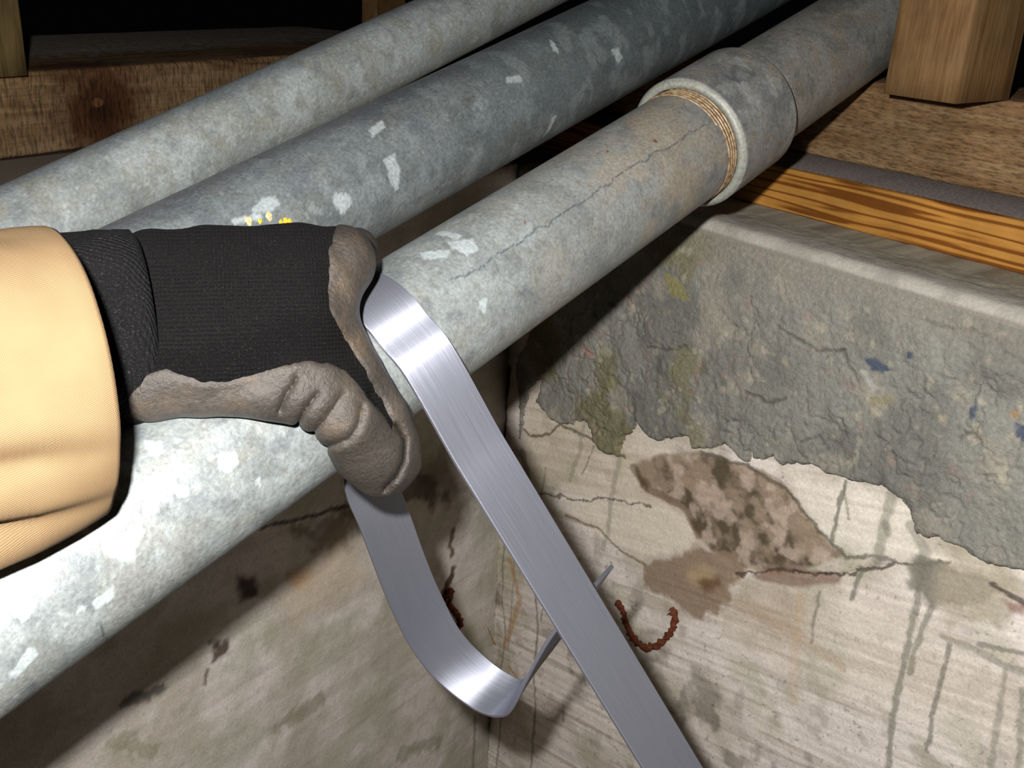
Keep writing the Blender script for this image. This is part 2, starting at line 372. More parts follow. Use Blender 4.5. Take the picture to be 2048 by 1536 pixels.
    # rounded top arris, smooth trowelled strip, then the sandy top running back under the plate
    prof = [(0, 0)] ; rr = .011
    tops = []
    for a in np.linspace(0, pi/2, 7)[1:]: tops.append((-(rr-rr*cos(a)), rr*sin(a)-rr))
    tops += [(-.016-.003*i, .0003) for i in range(6)] + [(-.034, -.0005), (-.037, -.003)] + [(-.037-.004*i, -.0045) for i in range(1, 12)] + [(-.3, -.0045)]
    # shift the last face row down by the arris radius
    V3[:, -1] = cor + us[:, None]*UR + np.array([0, 0, ZT-rr])
    T = []; TC = []
    for (off, dz) in tops:
        n_ = (fbm(us, np.full_like(us, off)*4, 70, 4, 15)-.5)
        amp = .0012 if off > -.035 else .0025
        T.append(cor + us[:, None]*UR + off*NR + np.array([0, 0, ZT+dz]) + (n_*amp)[:, None]*np.array([0, 0, 1.]))
        base = srgb(186, 180, 168) if off > -.034 else srgb(176, 170, 152)
        cc = np.ones((len(us), 3))*base; cc = mixc(cc, base*.72, sstep(.4, .7, fbm(us, np.full_like(us, off)*2, 60, 4, 16))*.8); TC.append(cc*.8)
    V3 = np.concatenate([V3, np.stack(T, 1)], 1); c = np.concatenate([c, np.stack(TC, 1)], 1)
    # cheap join: the row that carries the arris start takes the light colour
    c[:, V.shape[1]-8:V.shape[1]] = srgb(150, 144, 132)*.78
    Q = grid_faces(*V3.shape[:2])
    o = mesh_np('wall_right', V3.reshape(-1, 3), Q, M_wall, col=c.reshape(-1, 3), origin=cor)
    o['kind'] = 'structure'
    return o
wall_right = build_wall_right()

def build_parging():
    us = np.arange(.0, .74, .0015); vs = np.arange(.78, ZT-.0115, .0015)
    U, V = np.meshgrid(us, vs, indexing='ij')
    edge = sdpoly(U, V, mort) + (fbm(U, V, 140, 3, 3)-.5)*.006 + (fbm(U, V, 50, 3, 4)-.5)*.006
    edge = np.minimum(edge, 1)
    th = .0065*(1-np.exp(np.minimum(edge, 0)/.0016))
    lump = fbm(U, V, 34, 5, 6); ridge = np.abs(fbm(U, V, 26, 5, 14)-.5)*2
    low = sstep(ZT-.03, ZT-.16, V)
    rgh = (.35+.65*sstep(.35, .6, fbm(U, V, 9, 3, 70)))
    h = th*(1 + 1.5*(lump-.5)*rgh) - .0020*(1-sstep(0, .07, ridge))*sstep(.002, .006, -edge)*rgh + (fbm(U, V, 120, 4, 19)-.5)*.0016*rgh + .004*(1-sstep(.0, .016, -edge))*(edge < 0)*(lump-.3)
    c = np.ones(U.shape+(3,))*srgb(152, 148, 136)
    c = mixc(c, srgb(128, 125, 115), sstep(.4, .65, fbm(U, V, 14, 5, 50))*.8)
    c = mixc(c, srgb(170, 160, 142), sstep(.5, .7, fbm(U, V, 28, 5, 52))*.7)
    c = mixc(c, srgb(134, 126, 84), sstep(.5, .7, fbm(U, V, 18, 4, 54))*.75*(1-sstep(.25, .42, U)))
    c = mixc(c, srgb(196, 184, 158), sstep(.68, .76, fbm(U, V, 75, 4, 56))*.5)
    c = mixc(c, srgb(172, 140, 128), sstep(.68, .76, fbm(U, V, 60, 4, 57))*.35)
    for q, cc in (([(1738, 715), (1765, 712), (1772, 730), (1795, 735), (1770, 745), (1750, 738)], srgb(70, 84, 104)), ([(1945, 815), (1960, 810), (1962, 830), (1950, 835)], srgb(70, 86, 108)), ([(1828, 700), (1840, 700), (1838, 712), (1826, 712)], srgb(78, 90, 110)), ([(2040, 840), (2060, 850), (2055, 880), (2040, 870)], srgb(74, 84, 104)),
                  ([(1225, 605), (1236, 600), (1240, 612), (1228, 615)], srgb(80, 88, 96)),
                  ([(1730, 740), (1745, 745), (1765, 775), (1752, 778)], srgb(190, 186, 176)), ([(1885, 820), (1905, 835), (1900, 848), (1888, 840)], srgb(188, 172, 146)), ([(2030, 818), (2048, 822), (2045, 835), (2030, 832)], srgb(176, 142, 100)),
                  ([(1750, 790), (1795, 790), (1790, 805), (1755, 810)], srgb(160, 150, 118)), ([(1335, 540), (1370, 560), (1390, 600), (1350, 590)], srgb(160, 150, 96)), ([(1170, 690), (1195, 695), (1200, 712), (1178, 708)], srgb(180, 142, 126))):
        c = blob(c, U, V, PR(q), cc, .0015, .85, .002, 200)
    for q in ([(1300, 690), (1340, 700), (1380, 690)], [(1455, 838), (1490, 842)], [(1500, 780), (1540, 800), (1580, 790)], [(1610, 880), (1640, 872), (1660, 890)], [(1690, 700), (1730, 760)], [(1820, 775), (1850, 795)],
              [(1930, 870), (1940, 860), (1965, 880)], [(1560, 650), (1640, 700), (1700, 700)], [(1860, 640), (1980, 670), (2048, 720)]):
        dl = dpoly(U + (fbm(U, V, 90, 3, 80)-.5)*.008, V + (fbm(U, V, 90, 3, 83)-.5)*.008, PR(q)); h -= .002*(1-sstep(.0004, .0022, dl)); c = mixc(c, srgb(84, 80, 70), (1-sstep(.0004, .0018, dl))*.6)
    # the smoother, paler strip just under the top edge
    band = sstep(ZT-.05, ZT-.02, V); h = h*(1-band) + .004*band*(edge < 0); h = h*(1-sstep(ZT-.020, ZT-.0125, V)); c = mixc(c, srgb(150, 142, 126), band*.5)
    c = c*.8*np.array([.97, 1., 1.04]); h = np.where(edge < 0, np.maximum(h, .0014), -.002)
    keep = edge < .001
    V3 = cor + U[..., None]*UR + V[..., None]*np.array([0, 0, 1.]) + h[..., None]*NR
    idx = np.arange(U.size).reshape(U.shape); Q = grid_faces(*U.shape)
    k = keep.reshape(-1)[Q].all(1); Q = Q[k]
    used = np.unique(Q); rm = np.full(U.size, -1); rm[used] = np.arange(len(used))
    mesh_np('parging_coat', V3.reshape(-1, 3)[used], rm[Q], M_mortar, parent=wall_right, col=c.reshape(-1, 3)[used])['label'] = 'rough grey mortar smeared over the upper wall'
build_parging()

def build_wall_left():
    us = np.concatenate([np.arange(.0, 1.02, .0024), [1.1, 1.3, 1.7, 2.6, 4.]]); vs = np.concatenate([[0, .15, .3], np.arange(.33, ZT-.008, .0024), [ZT]])
    U, V = np.meshgrid(us, vs, indexing='ij')
    c = paint_wall_base(U, V, 25, .0)
    W = PL; c = c*.95
    c = mixc(c, WHITE*.8, np.full(U.shape, .5)); c = mixc(c, srgb(164, 156, 138), sstep(.4, .65, fbm(U, V, 14, 5, 97))*.6); c = mixc(c, srgb(160, 164, 138), sstep(.55, .7, fbm(U, V, 17, 4, 98))*.4)
    c = blob(c, U, V, W([(700, 940), (990, 880), (1000, 1000), (860, 1010), (840, 960)]), srgb(80, 62, 46), .02, .6, .01)
    c = blob(c, U, V, W([(690, 985), (760, 960), (860, 950), (900, 1000), (840, 1000), (700, 1060)]), srgb(52, 38, 26), .01, .7, .012)
    c = blob(c, U, V, W([(470, 1150), (510, 1150), (520, 1195), (480, 1205)]), srgb(40, 22, 10), .006, .9)
    c = blob(c, U, V, W([(575, 1145), (615, 1140), (620, 1165), (590, 1180)]), srgb(170, 110, 50), .012, .8)
    c = blob(c, U, V, W([(425, 1285), (455, 1285), (455, 1310), (430, 1318)]), srgb(70, 52, 36), .004, .9, .006, 150)
    c = blob(c, U, V, W([(590, 1060), (690, 1020), (700, 1090), (640, 1110)]), srgb(80, 52, 34), .01, .55, .012, 120)
    c = blob(c, U, V, W([(640, 1110), (690, 1060), (730, 1160), (600, 1240), (560, 1200)]), srgb(206, 186, 160), .02, .5)
    c = line(c, U, V, W([(250, 1402), (290, 1392), (326, 1378)]), .008, srgb(72, 70, 64), .75, .006)
    c = line(c, U, V, W([(410, 1370), (415, 1340)]), .003, srgb(60, 54, 48), .7)
    c = line(c, U, V, W([(500, 1060), (610, 1035), (700, 1010)]), .003, srgb(40, 34, 30), .8)
    c = line(c, U, V, W([(905, 1060), (900, 1090), (905, 1110)]), .005, srgb(96, 72, 36), .85, .004)
    c = line(c, U, V, W([(905, 1140), (895, 1170), (880, 1210)]), .008, srgb(74, 40, 18), .9, .005)
    c = line(c, U, V, W([(950, 1430), (946, 1536)]), .004, srgb(112, 106, 88), .6)
    for q in ([(880, 1480), (800, 1510)], [(640, 1400), (560, 1450)], [(230, 1480), (300, 1500)]): c = line(c, U, V, W(q), .012, srgb(112, 110, 74), .45, .01)
    c = c*(.94 + .12*fbm(U, V, 200, 2, 66))[..., None]
    h = (fbm(U, V, 40, 4, 88)-.5)*.002 + (fbm(U*7, V*120, 1, 2, 89)-.5)*.0006
    V3 = cor + U[..., None]*UL + V[..., None]*np.array([0, 0, 1.]) + h[..., None]*NL
    T = []; 
    for off in (-.06, -.2, -.35): T.append(cor + us[:, None]*UL + off*NL + np.array([0, 0, ZT]))
    V3 = np.concatenate([V3, np.stack(T, 1)], 1); c = np.concatenate([c, np.ones((len(us), 3, 3))*srgb(120, 110, 96)], 1)
    Q = grid_faces(*V3.shape[:2])[:, ::-1]
    o = mesh_np('wall_left', V3.reshape(-1, 3), Q, M_wall, col=c.reshape(-1, 3), origin=cor); o['kind'] = 'structure'
build_wall_left()

# floor, joisted ceiling and the walls behind the camera
M_dirt, nt, p = new_mat('crawl_space_dirt')
v = coords(nt); n = noise(nt, v, 12, 6, .7); r = ramp(nt, n, [(.3, tuple(srgb(58, 48, 38))), (.7, tuple(srgb(104, 90, 72)))]); nt.links.new(r.outputs[0], p.inputs['Base Color']); p.inputs['Roughness'].default_value = .95
nt.links.new(bump(nt, n, .8, .02), p.inputs['Normal'])
M_sub = mat_wood('subfloor_wood', tuple(srgb(120, 86, 56)), tuple(srgb(160, 122, 84)), tuple(srgb(178, 142, 100)), 30)
M_conc2, nt, p = new_mat('plain_concrete'); v = coords(nt); n = noise(nt, v, 8, 6, .65); r = ramp(nt, n, [(.3, tuple(srgb(70, 64, 56))), (.7, tuple(srgb(104, 98, 88)))]); nt.links.new(r.outputs[0], p.inputs['Base Color']); p.inputs['Roughness'].default_value = .9
ENDR = cor + UR*4.; ENDL = cor + UL*4.
FAR = ENDR + UL*4.
def slab(name, pts, z0, z1, mat):
    bm = bmesh.new(); lo_ = [bm.verts.new((p_[0], p_[1], z0)) for p_ in pts]; hi = [bm.verts.new((p_[0], p_[1], z1)) for p_ in pts]
    bm.faces.new(lo_[::-1]); bm.faces.new(hi); n_ = len(pts)
    for i in range(n_): bm.faces.new((lo_[i], lo_[(i+1) % n_], hi[(i+1) % n_], hi[i]))
    bmesh.ops.recalc_face_normals(bm, faces=bm.faces)
    me = bpy.data.meshes.new(name); bm.to_mesh(me); bm.free(); me.materials.append(mat)
    o = bpy.data.objects.new(name, me); C0.objects.link(o); o['kind'] = 'structure'; return o
_c = cor - .4*(UR+UL)
slab('floor', [_c, ENDR-.4*UL+.3*UR, FAR+.3*(UR+UL), ENDL-.4*UR+.3*UL], -.1, 0, M_dirt)
slab('ceiling', [cor+.0*(UR+UL), ENDR, FAR, ENDL], 2.2, 2.24, M_sub)
slab('wall_back', [ENDR, ENDR+.1*UR, FAR+.1*UR, FAR], 0, 2.2, M_conc2)
slab('wall_front', [ENDL, ENDL+.1*UL, FAR+.1*UL, FAR], 0, 2.2, M_conc2)

# ------------------------------------------------------------ sill timbers and posts
W_old = mat_wood('weathered_sawn_timber', tuple(srgb(92, 66, 42)), tuple(srgb(140, 108, 74)), tuple(srgb(158, 130, 94)), 26, saw=.003, wk=1.4)
W_plate = mat_wood('treated_pine_plate', tuple(srgb(138, 82, 30)), tuple(srgb(200, 138, 62)), tuple(srgb(212, 152, 74)), 34, rough=.55, grain_amt=.25, distort=7., waves=True, wk=1.15)
W_post = mat_wood('pine_post', tuple(srgb(136, 96, 56)), tuple(srgb(178, 136, 88)), tuple(srgb(190, 152, 106)), 34, rough=.65, wk=.72, knots_and_tints=[((.10, .0695, .05), 1.2, .010, tuple(KA*srgb(60, 22, 10)), .5)])
M_foam, nt, p = new_mat('grey_sill_foam'); v = coords(nt); n = noise(nt, v, 300, 3); r = ramp(nt, n, [(.3, tuple(srgb(62, 54, 50))), (.7, tuple(srgb(98, 88, 84)))]); nt.links.new(r.outputs[0], p.inputs['Base Color']); p.inputs['Roughness'].default_value = .8
nt.links.new(bump(nt, n, .5, .001), p.inputs['Normal'])
def lineface(px, py, z):      # point on the plan line of a face, slid back to the corner end
    p_ = on_z(px, py, z); return p_
BH = .0814
pb = on_z(1820, 351.7, ZB); pp_ = on_z(1760, 464.5, ZT)
inR = -NR                                             # into the wall from the camera side
def start_of(p_, back): return p_ - UR*(((p_-cor) @ UR) + back)
bR = start_of(pb, .16); bR[2] = ZB
beam_r = timber('sill_beam', bR, UR, 1.9, inR, .14, BH, W_old, seg=120, rough=.0012, bev=.004, seed=3)
tag(beam_r, 'rough sawn wooden sill beam on the right, carrying the square post', 'beam')
pR0 = start_of(pp_, .15); pR0[2] = ZT-.0045
H2 = ZB - pR0[2] - .002
plate_r = timber('sill_plate', pR0, UR, 1.9, inR, .14, H2, W_plate, seg=60, rough=.0003, bev=.002, seed=9)
tag(plate_r, 'orange pine sill plate with bold dark grain on the concrete ledge', 'sill plate')
# foam strip between plate and beam, its edge wavy and pushed out a little
def foam():
    n_ = 200; us = np.linspace(0, 1.8, n_); V = []
    for i, u_ in enumerate(us):
        o_ = .004 + .006*fbm(np.array([u_]), np.array([0.]), 30, 3, 91)[0]
        b = pR0 + UR*u_; b = b.copy(); z0 = pR0[2]+H2+.0002
        for off, dz in ((o_, 0), (o_-.0008, .0015), (.13, .0018)): V.append(b + inR*off + [0, 0, z0-b[2]+dz])
    o = mesh_np('sill_foam', V, grid_faces(n_, 3), M_foam); tag(o, 'thin grey foam strip squeezed between the orange plate and the sill beam', 'sill foam')
foam()
# left beam
inL = -NL
zLb = 1.272
ZLT = zLb + .089
q0 = on_z(0, 320.5, zLb)
# keep the two mitred at the corner: run from the camera side to just short of the right beam
xL = np.array([sin(radians(31)), cos(radians(31)), 0]); yL = np.array([-xL[1], xL[0], 0])
cornerL = q0 - xL*.45
W_oldL = mat_wood('stained_old_timber', tuple(srgb(88, 62, 38)), tuple(srgb(132, 104, 72)), tuple(srgb(150, 124, 92)), 24, saw=.003, vert=True, wk=1.5,
                  knots_and_tints=[((.45+.135, 0, .040), 1.0, .085, tuple(.9*KA*srgb(96, 60, 34)), .8), ((.45+.135, 0, .040), 1.1, .028, tuple(KA*srgb(64, 36, 18)), .9), ((.45+.13, 0, .05), 1.6, .006, tuple(KA*srgb(124, 84, 50)), .4), ((.45+.13, .035, .089), 2.6, .045, tuple(KA*srgb(110, 70, 50)), .9), ((.45+.3, .30, .11), 6., .21, tuple(1.5*KA*srgb(158, 146, 134)), .5)])  # last entry: weathered grey top, also lightened to offset the grazing flash
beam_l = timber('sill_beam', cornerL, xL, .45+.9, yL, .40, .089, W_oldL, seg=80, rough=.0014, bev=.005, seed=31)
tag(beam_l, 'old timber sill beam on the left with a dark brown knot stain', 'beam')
W_grey = mat_wood('grey_brown_board', tuple(srgb(88, 70, 56)), tuple(srgb(112, 94, 78)), tuple(srgb(124, 106, 90)), 22)
pl = cornerL - yL*.07; pl[2] = zLb-.036
tag(timber('sill_plate', pl, xL, .45+.50, yL, .2, .034, W_grey, seg=30, rough=.0004, seed=37), 'grey brown sill plate under the knotty left beam', 'sill plate')
# posts
zRT = ZB + BH
pc = on_z(1910, 208, zRT)
post_r = timber('square_post', pc - UR*.070, (0, 0, 1), .8, UR, .070, .089, W_post, seg=30, rough=.0005, bev=.003, seed=41, zd=inR)
tag(post_r, 'pale brown square wooden post standing on the right sill beam', 'post')
W_postL = mat_wood('mossy_post', tuple(srgb(98, 80, 46)), tuple(srgb(134, 112, 68)), tuple(srgb(150, 128, 86)), 30, wk=.8)
pk = on_z(58, 151, ZLT)
tag(timber('square_post', pk - xL*.089 + yL*.0, (0, 0, 1), .8, xL, .089, .089, W_postL, seg=30, rough=.0006, bev=.003, seed=43, zd=yL), 'wooden post at the upper left corner on the left sill beam', 'post')
pk2 = on_z(754, 62, ZLT)
tag(timber('square_post', pk2, (0, 0, 1), .7, xL, .089, .038, W_post.copy(), seg=30, rough=.0006, bev=.003, seed=47, zd=yL), 'tan wooden stud behind the smallest conduit near the top edge', 'post')

# ------------------------------------------------------------ conduits
M_galv = mat_painted('galvanised_steel', .5, .22, 420, .3, .5, .0006, .6, 300)
M_galv_dark = mat_painted('dull_galvanised_steel', .46, .25, 420, .34, .5, .0006, .6, 300)
def pipe_mesh(name, P_, r, s0, s1, ds, nseg, colf, mat, parent=None, hf=None, thick=.0045):
    ss = np.arange(s0, s1, ds); th = np.linspace(-pi, pi, nseg, endpoint=False) + pi     # seam on the far side
    th = np.linspace(0, 2*pi, nseg, endpoint=False) - pi
    T, TH = np.meshgrid(ss, th, indexing='ij')
    rr = np.full(T.shape, r)
    if hf is not None: rr = rr + hf(T, TH*r)
    V = CAM + P_.a + T[..., None]*P_.d + rr[..., None]*(np.cos(TH)[..., None]*P_.tc + np.sin(TH)[..., None]*P_.tp)
    c = colf(T, TH*r)*KA*1.04*np.array([.975, 1.01, 1.01])
    # rounded lip and inner wall at each end
    def ring(t, q):
        a = CAM + P_.a + t*P_.d + q*(np.cos(th)[:, None]*P_.tc + np.sin(th)[:, None]*P_.tp); return a[None]
    V = np.concatenate([ring(ss[0]+.03, r-thick), ring(ss[0]-.0008, r-thick), V, ring(ss[-1]+.0008, r-thick), ring(ss[-1]-.03, r-thick)], 0)
    c = np.concatenate([c[:1]*.8, c[:1], c, c[-1:], c[-1:]*.8], 0)
    Q = grid_faces(V.shape[0], nseg, True)
    if np.dot(np.cross(P_.tc, P_.tp), P_.d) > 0: Q = Q[:, ::-1]
    o = mesh_np(name, V.reshape(-1, 3), Q, mat, col=c.reshape(-1, 3), parent=parent, origin=CAM+P_.a+P_.d*s0)
    return o
def spangle(c, x, y, P_, pts, colr, amt=.9):
    q = [P_.st(*p_) for p_ in pts]
    d = sdpoly(x, y, q) + (fbm(x, y, 500, 2, 7)-.5)*.0012
    return mixc(c, colr, (1-sstep(-.0004, .0005, d))*amt)
def cells(x, y, s, seed, thr, ecc=1.):
    """ angular zinc crystals: nearest-seed cells, a share of them bright """
    gx, gy = x*s, y*s*ecc; ix = np.floor(gx).astype(int); iy = np.floor(gy).astype(int)
    best = np.full(x.shape, 9.); sec = np.full(x.shape, 9.); idv = np.zeros(x.shape)
    for a in (-1, 0, 1):
        for b in (-1, 0, 1):
            cx_, cy_ = (ix+a), (iy+b); h1 = _tab[(cx_+seed*13) & 255, (cy_+seed*7) & 255]; h2 = _tab[(cx_+seed*5+91) & 255, (cy_+seed*3+57) & 255]; h3 = _tab[(cx_+seed*11+31) & 255, (cy_+23) & 255]
            dd = np.hypot(gx-cx_-h1, gy-cy_-h2); m_ = dd < best
            sec = np.where(m_, best, np.minimum(sec, dd)); idv = np.where(m_, h3, idv); best = np.where(m_, dd, best)
    return idv, sec-best
def galv(x, y, seed, lo_, hi, tan_, tanamt, spang, thr=.86):
    c = np.ones(x.shape+(3,))*((lo_+hi)/2)
    c = mixc(c, lo_, sstep(.4, .65, fbm(x, y, 30, 5, seed)))
    c = mixc(c, hi, sstep(.48, .68, fbm(x, y, 55, 5, seed+2))*.7)
    c = mixc(c, tan_, sstep(.5, .7, fbm(x, y*1.3, 45, 5, seed+4))*tanamt)
    c = mixc(c, tan_*.75, sstep(.62, .75, fbm(x, y, 160, 4, seed+5))*tanamt)
    c = mixc(c, hi*1.2, sstep(.68, .78, fbm(x, y, 300, 3, seed+6))*.5)
    c = mixc(c, srgb(96, 108, 122), sstep(.6, .74, fbm(x, y, 70, 4, seed+7))*.35)
    g_ = c.mean(-1, keepdims=True); c = c*.5 + g_*np.array([1.0, 1.0, .985])*.5
    for s_, sd in ((70, seed), (120, seed+1)):
        idv, e = cells(x+.004*fbm(x, y, 200, 2, sd), y, s_, sd, thr)
        c = mixc(c, spang, ((idv > thr)*sstep(.02, .06, e))*.28*sstep(.45, .55, fbm(x, y, 25, 2, seed+9)))
        c = c*(1+(idv-.5)*.07)[..., None]
    return c
BRI = srgb(232, 240, 240)
def col_A(T, Y):
    c = galv(T, Y, 3, srgb(158, 165, 164), srgb(190, 197, 195), srgb(182, 174, 154), .45, BRI*.9, .93)
    f = sstep(.34, .6, T)      # the far half is older: tan mineral film
    c2 = galv(T, Y, 13, srgb(146, 146, 140), srgb(178, 176, 168), srgb(178, 160, 134), .7, BRI*.6, .99)
    c = c*(1-f[..., None]) + c2*f[..., None]
    c = c*(1+.22*f)[..., None]; tm = sstep(.45, .7, fbm(T, Y, 38, 5, 93))*f*.55; c = mixc(c, srgb(206, 186, 160), tm)
    A_ = lambda pts, cc=BRI, am=.85: spangle(c, T, Y, PA, pts, cc, am)
    for pts in ([(228, 925), (270, 927), (272, 960), (232, 945)], [(288, 882), (325, 885), (320, 912), (300, 910)], [(435, 908), (470, 905), (475, 925), (458, 950), (438, 935)], [(340, 975), (375, 972), (378, 990), (362, 995)],
                [(210, 1090), (280, 1050), (290, 1060), (272, 1095), (270, 1125), (240, 1118), (208, 1105)], [(213, 975), (300, 968), (325, 990), (240, 1005)], [(0, 1175), (28, 1168), (30, 1190), (10, 1200)], [(25, 1205), (75, 1195), (65, 1225), (45, 1245), (28, 1225)],
                [(185, 1205), (225, 1172), (230, 1195), (190, 1222)], [(510, 960), (520, 955), (522, 975), (512, 970)], [(130, 1030), (175, 1025), (180, 1070), (140, 1060)], [(150, 1215), (168, 1208), (170, 1220), (155, 1225)], [(20, 1350), (60, 1290), (75, 1310), (30, 1360)],
                [(895, 485), (945, 478), (958, 500), (935, 512), (905, 497)], [(880, 462), (925, 470), (915, 480), (870, 470)], [(958, 600), (975, 595), (970, 628), (958, 615)], [(840, 505), (900, 500), (895, 515), (845, 520)]):
        c = A_(pts, BRI, .8)
    # long wandering bluish scratch
    sc = [PA.st(*q) for q in ((1437, 226), (1415, 245), (1390, 262), (1345, 290), (1320, 300), (1290, 320), (1240, 350), (1210, 375), (1160, 410), (1110, 440), (1050, 475), (980, 520), (900, 565))]
    d = dpoly(T+(fbm(T, Y, 120, 3, 5)-.5)*.006, Y+(fbm(T, Y, 120, 3, 8)-.5)*.006, sc); c = mixc(c, srgb(84, 94, 108), (1-sstep(.0002, .0009, d))*.75)
    sc = [PA.st(*q) for q in ((196, 1245), (215, 1290), (213, 1330))]
    c = mixc(c, srgb(80, 84, 84), (1-sstep(.0002, .0009, dpoly(T, Y, sc)))*.7)
    for q, rr in (((1310, 282), .0022), ((1215, 302), .0015), ((1050, 445), .0015)):
        s_, y_ = PA.st(*q); d = np.hypot(T-s_, Y-y_); c = mixc(c, srgb(140, 70, 30), (1-sstep(rr*.5, rr, d))*.8)
    return c
def hf_A(T, Y):   # exposed tapered threads just before the coupling
    k = sstep(.628, .640, T)
    return -k*.0009 - k*.0006*np.cos(T/.00317*2*pi)
pipe_front = pipe_mesh('conduit_pipe', PA, R3, -.25, .66, .00125, 260, col_A, M_galv, hf=hf_A)
# the front run: two lengths joined by a coupling
def col_A2(T, Y):
    return 1.35*np.array([1.02, 1., .97])*galv(T, Y, 23, srgb(138, 136, 130), srgb(166, 164, 156), srgb(164, 146, 122), .7, BRI*.6, .99)
def col_cpl(T, Y):
    c = galv(T, Y, 33, srgb(118, 120, 122), srgb(160, 160, 156), srgb(158, 138, 110), .6, BRI*.6, .98)
    c = c*1.5*np.array([1.03, 1., .97]); s_, y_ = PA.st(1465, 160); dd = np.hypot((T-s_)*.6, Y-y_) + (fbm(T, Y, 130, 4, 71)-.5)*.014; c = mixc(c, srgb(84, 86, 90), (1-sstep(.006, .010, dd))*.6); c = mixc(c, srgb(170, 172, 172), (1-sstep(.001, .0035, dd))*.6)
    lip = 1-sstep(.6455, .6475, T); c = mixc(c, srgb(188, 186, 172), lip*.9)
    return c
def hf_A2(T, Y):
    k = 1-sstep(.733, .745, T); return -k*.0008 - k*.0006*np.cos(T/.00317*2*pi)
tag(pipe_front, 'largest looking front galvanised steel conduit, gripped by the glove and wrapped by the metal band', 'pipe')
def hf_c(T, Y):
    e0 = np.minimum(T-.6445, .726-T); return -.0025*(1-sstep(0, .003, e0))
M_cpl = mat_painted('worn_galvanised_coupling', .55, .2, 420, .3, .5, .0007, .5, 260)
cpl = pipe_mesh('coupling', PA, .0524, .6445, .7262, .001, 200, col_cpl, M_cpl, pipe_front, hf=hf_c, thick=.0068); cpl['label'] = 'worn grey threaded coupling collar'
far = pipe_mesh('far_length', PA, R3, .70, 1.9, .0025, 160, col_A2, M_galv_dark, pipe_front, hf=hf_A2)
# rusty thread rings at the mouths of the coupling
M_rust, nt, p = new_mat('rusty_thread'); v = coords(nt); n = noise(nt, v, 300, 4); r = ramp(nt, n, [(.35, tuple(srgb(120, 84, 46))), (.65, tuple(srgb(176, 158, 128)))]); nt.links.new(r.outputs[0], p.inputs['Base Color']); p.inputs['Roughness'].default_value = .55; p.inputs['Metallic'].default_value = .3
def thread(s0, n_turn, pitch_, r):
    N = int(n_turn*96); V = []
    for i in range(N+1):
        a = i/96*2*pi; s_ = s0 + pitch_*i/96
        for k in range(6):
            b = k*pi/3; V.append(CAM + PA.a + PA.d*(s_+.0009*cos(b)) + (r+.0009*sin(b))*(cos(a)*PA.tc + sin(a)*PA.tp))
    o = mesh_np('thread', V, grid_faces(N+1, 6, True), M_rust, parent=pipe_front); o['label'] = 'rust stained pipe thread'
thread(.632, 4.2, .0031, R3-.0002); thread(.7262, 1.6, .0031, R3-.0002)

def col_B(T, Y):
    c = galv(T, Y, 43, srgb(112, 122, 126), srgb(142, 152, 154), srgb(134, 130, 118), .4, BRI*.6, .97)
    c = mixc(c, srgb(110, 108, 116), sstep(.028, .05, Y)*.5)  # upper flank painted darker and purplish, as grazing light leaves it
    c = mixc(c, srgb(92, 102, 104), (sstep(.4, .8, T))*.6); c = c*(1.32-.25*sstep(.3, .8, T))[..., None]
    c = mixc(c, srgb(178, 184, 184), sstep(.55, .68, fbm(T*1.4, Y, 48, 4, 78))*.35)
    for pts in ([(768, 320), (788, 308), (800, 340), (795, 385), (780, 365)], [(668, 385), (700, 388), (702, 410), (685, 430), (668, 410)], [(500, 425), (525, 395), (550, 392), (560, 410), (540, 425)], [(462, 440), (520, 425), (525, 440), (470, 448)],
                [(1222, 100), (1235, 97), (1245, 115), (1235, 128)], [(1105, 235), (1112, 230), (1098, 262), (1085, 275)], [(1010, 155), (1040, 150), (1045, 165), (1015, 165)], [(1098, 78), (1108, 85), (1120, 108), (1105, 100)], [(735, 260), (765, 240), (770, 255), (745, 275)]):
        c = spangle(c, T, Y, PB, pts, BRI, .75)
    return c
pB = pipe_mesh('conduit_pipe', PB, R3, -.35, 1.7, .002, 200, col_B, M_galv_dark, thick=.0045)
tag(pB, 'middle galvanised steel conduit, darker and bluish, between the other two', 'pipe')
def col_C(T, Y):
    c = galv(T, Y, 53, srgb(148, 154, 152), srgb(178, 184, 182), srgb(160, 156, 138), .5, BRI*.6, .99)
    c = mixc(c, srgb(120, 124, 132), sstep(.018, .032, Y)*.5)  # grazing shade along the top of the pipe, put into the colour as bluish grey
    c = c*1.25
    c = mixc(c, srgb(158, 152, 130), sstep(.58, .74, fbm(T*1.2, Y*.6, 60, 4, 77))*.4)
    return c
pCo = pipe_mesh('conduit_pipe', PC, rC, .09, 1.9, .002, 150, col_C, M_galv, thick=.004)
tag(pCo, 'thinnest galvanised steel conduit, furthest back beside the dark beam', 'pipe')

# ------------------------------------------------------------ bent aluminium band
M_alu, nt, p = new_mat('brushed_aluminium')
uv = nd(nt, 'ShaderNodeUVMap'); mp = nd(nt, 'ShaderNodeMapping'); nt.links.new(uv.outputs[0], mp.inputs[0]); mp.inputs['Scale'].default_value = (1.2, 75, 1)
nz = noise(nt, mp.outputs[0], 14, 5, .7); r = ramp(nt, nz, [(.3, tuple(KA*1.35*srgb(182, 185, 200))), (.7, tuple(KA*1.35*srgb(198, 201, 214)))]); nt.links.new(r.outputs[0], p.inputs['Base Color'])  # bluish tint in the metal stands in for reflected blue surroundings
p.inputs['Metallic'].default_value = .8
rr_ = ramp(nt, nz, [(.3, .46), (.7, .54)]); nt.links.new(rr_.outputs[0], p.inputs['Roughness'])
p.inputs['Anisotropic'].default_value = .8; p.inputs['Anisotropic Rotation'].default_value = .25
tg = nd(nt, 'ShaderNodeTangent', direction_type='UV_MAP'); nt.links.new(tg.outputs[0], p.inputs['Tangent'])
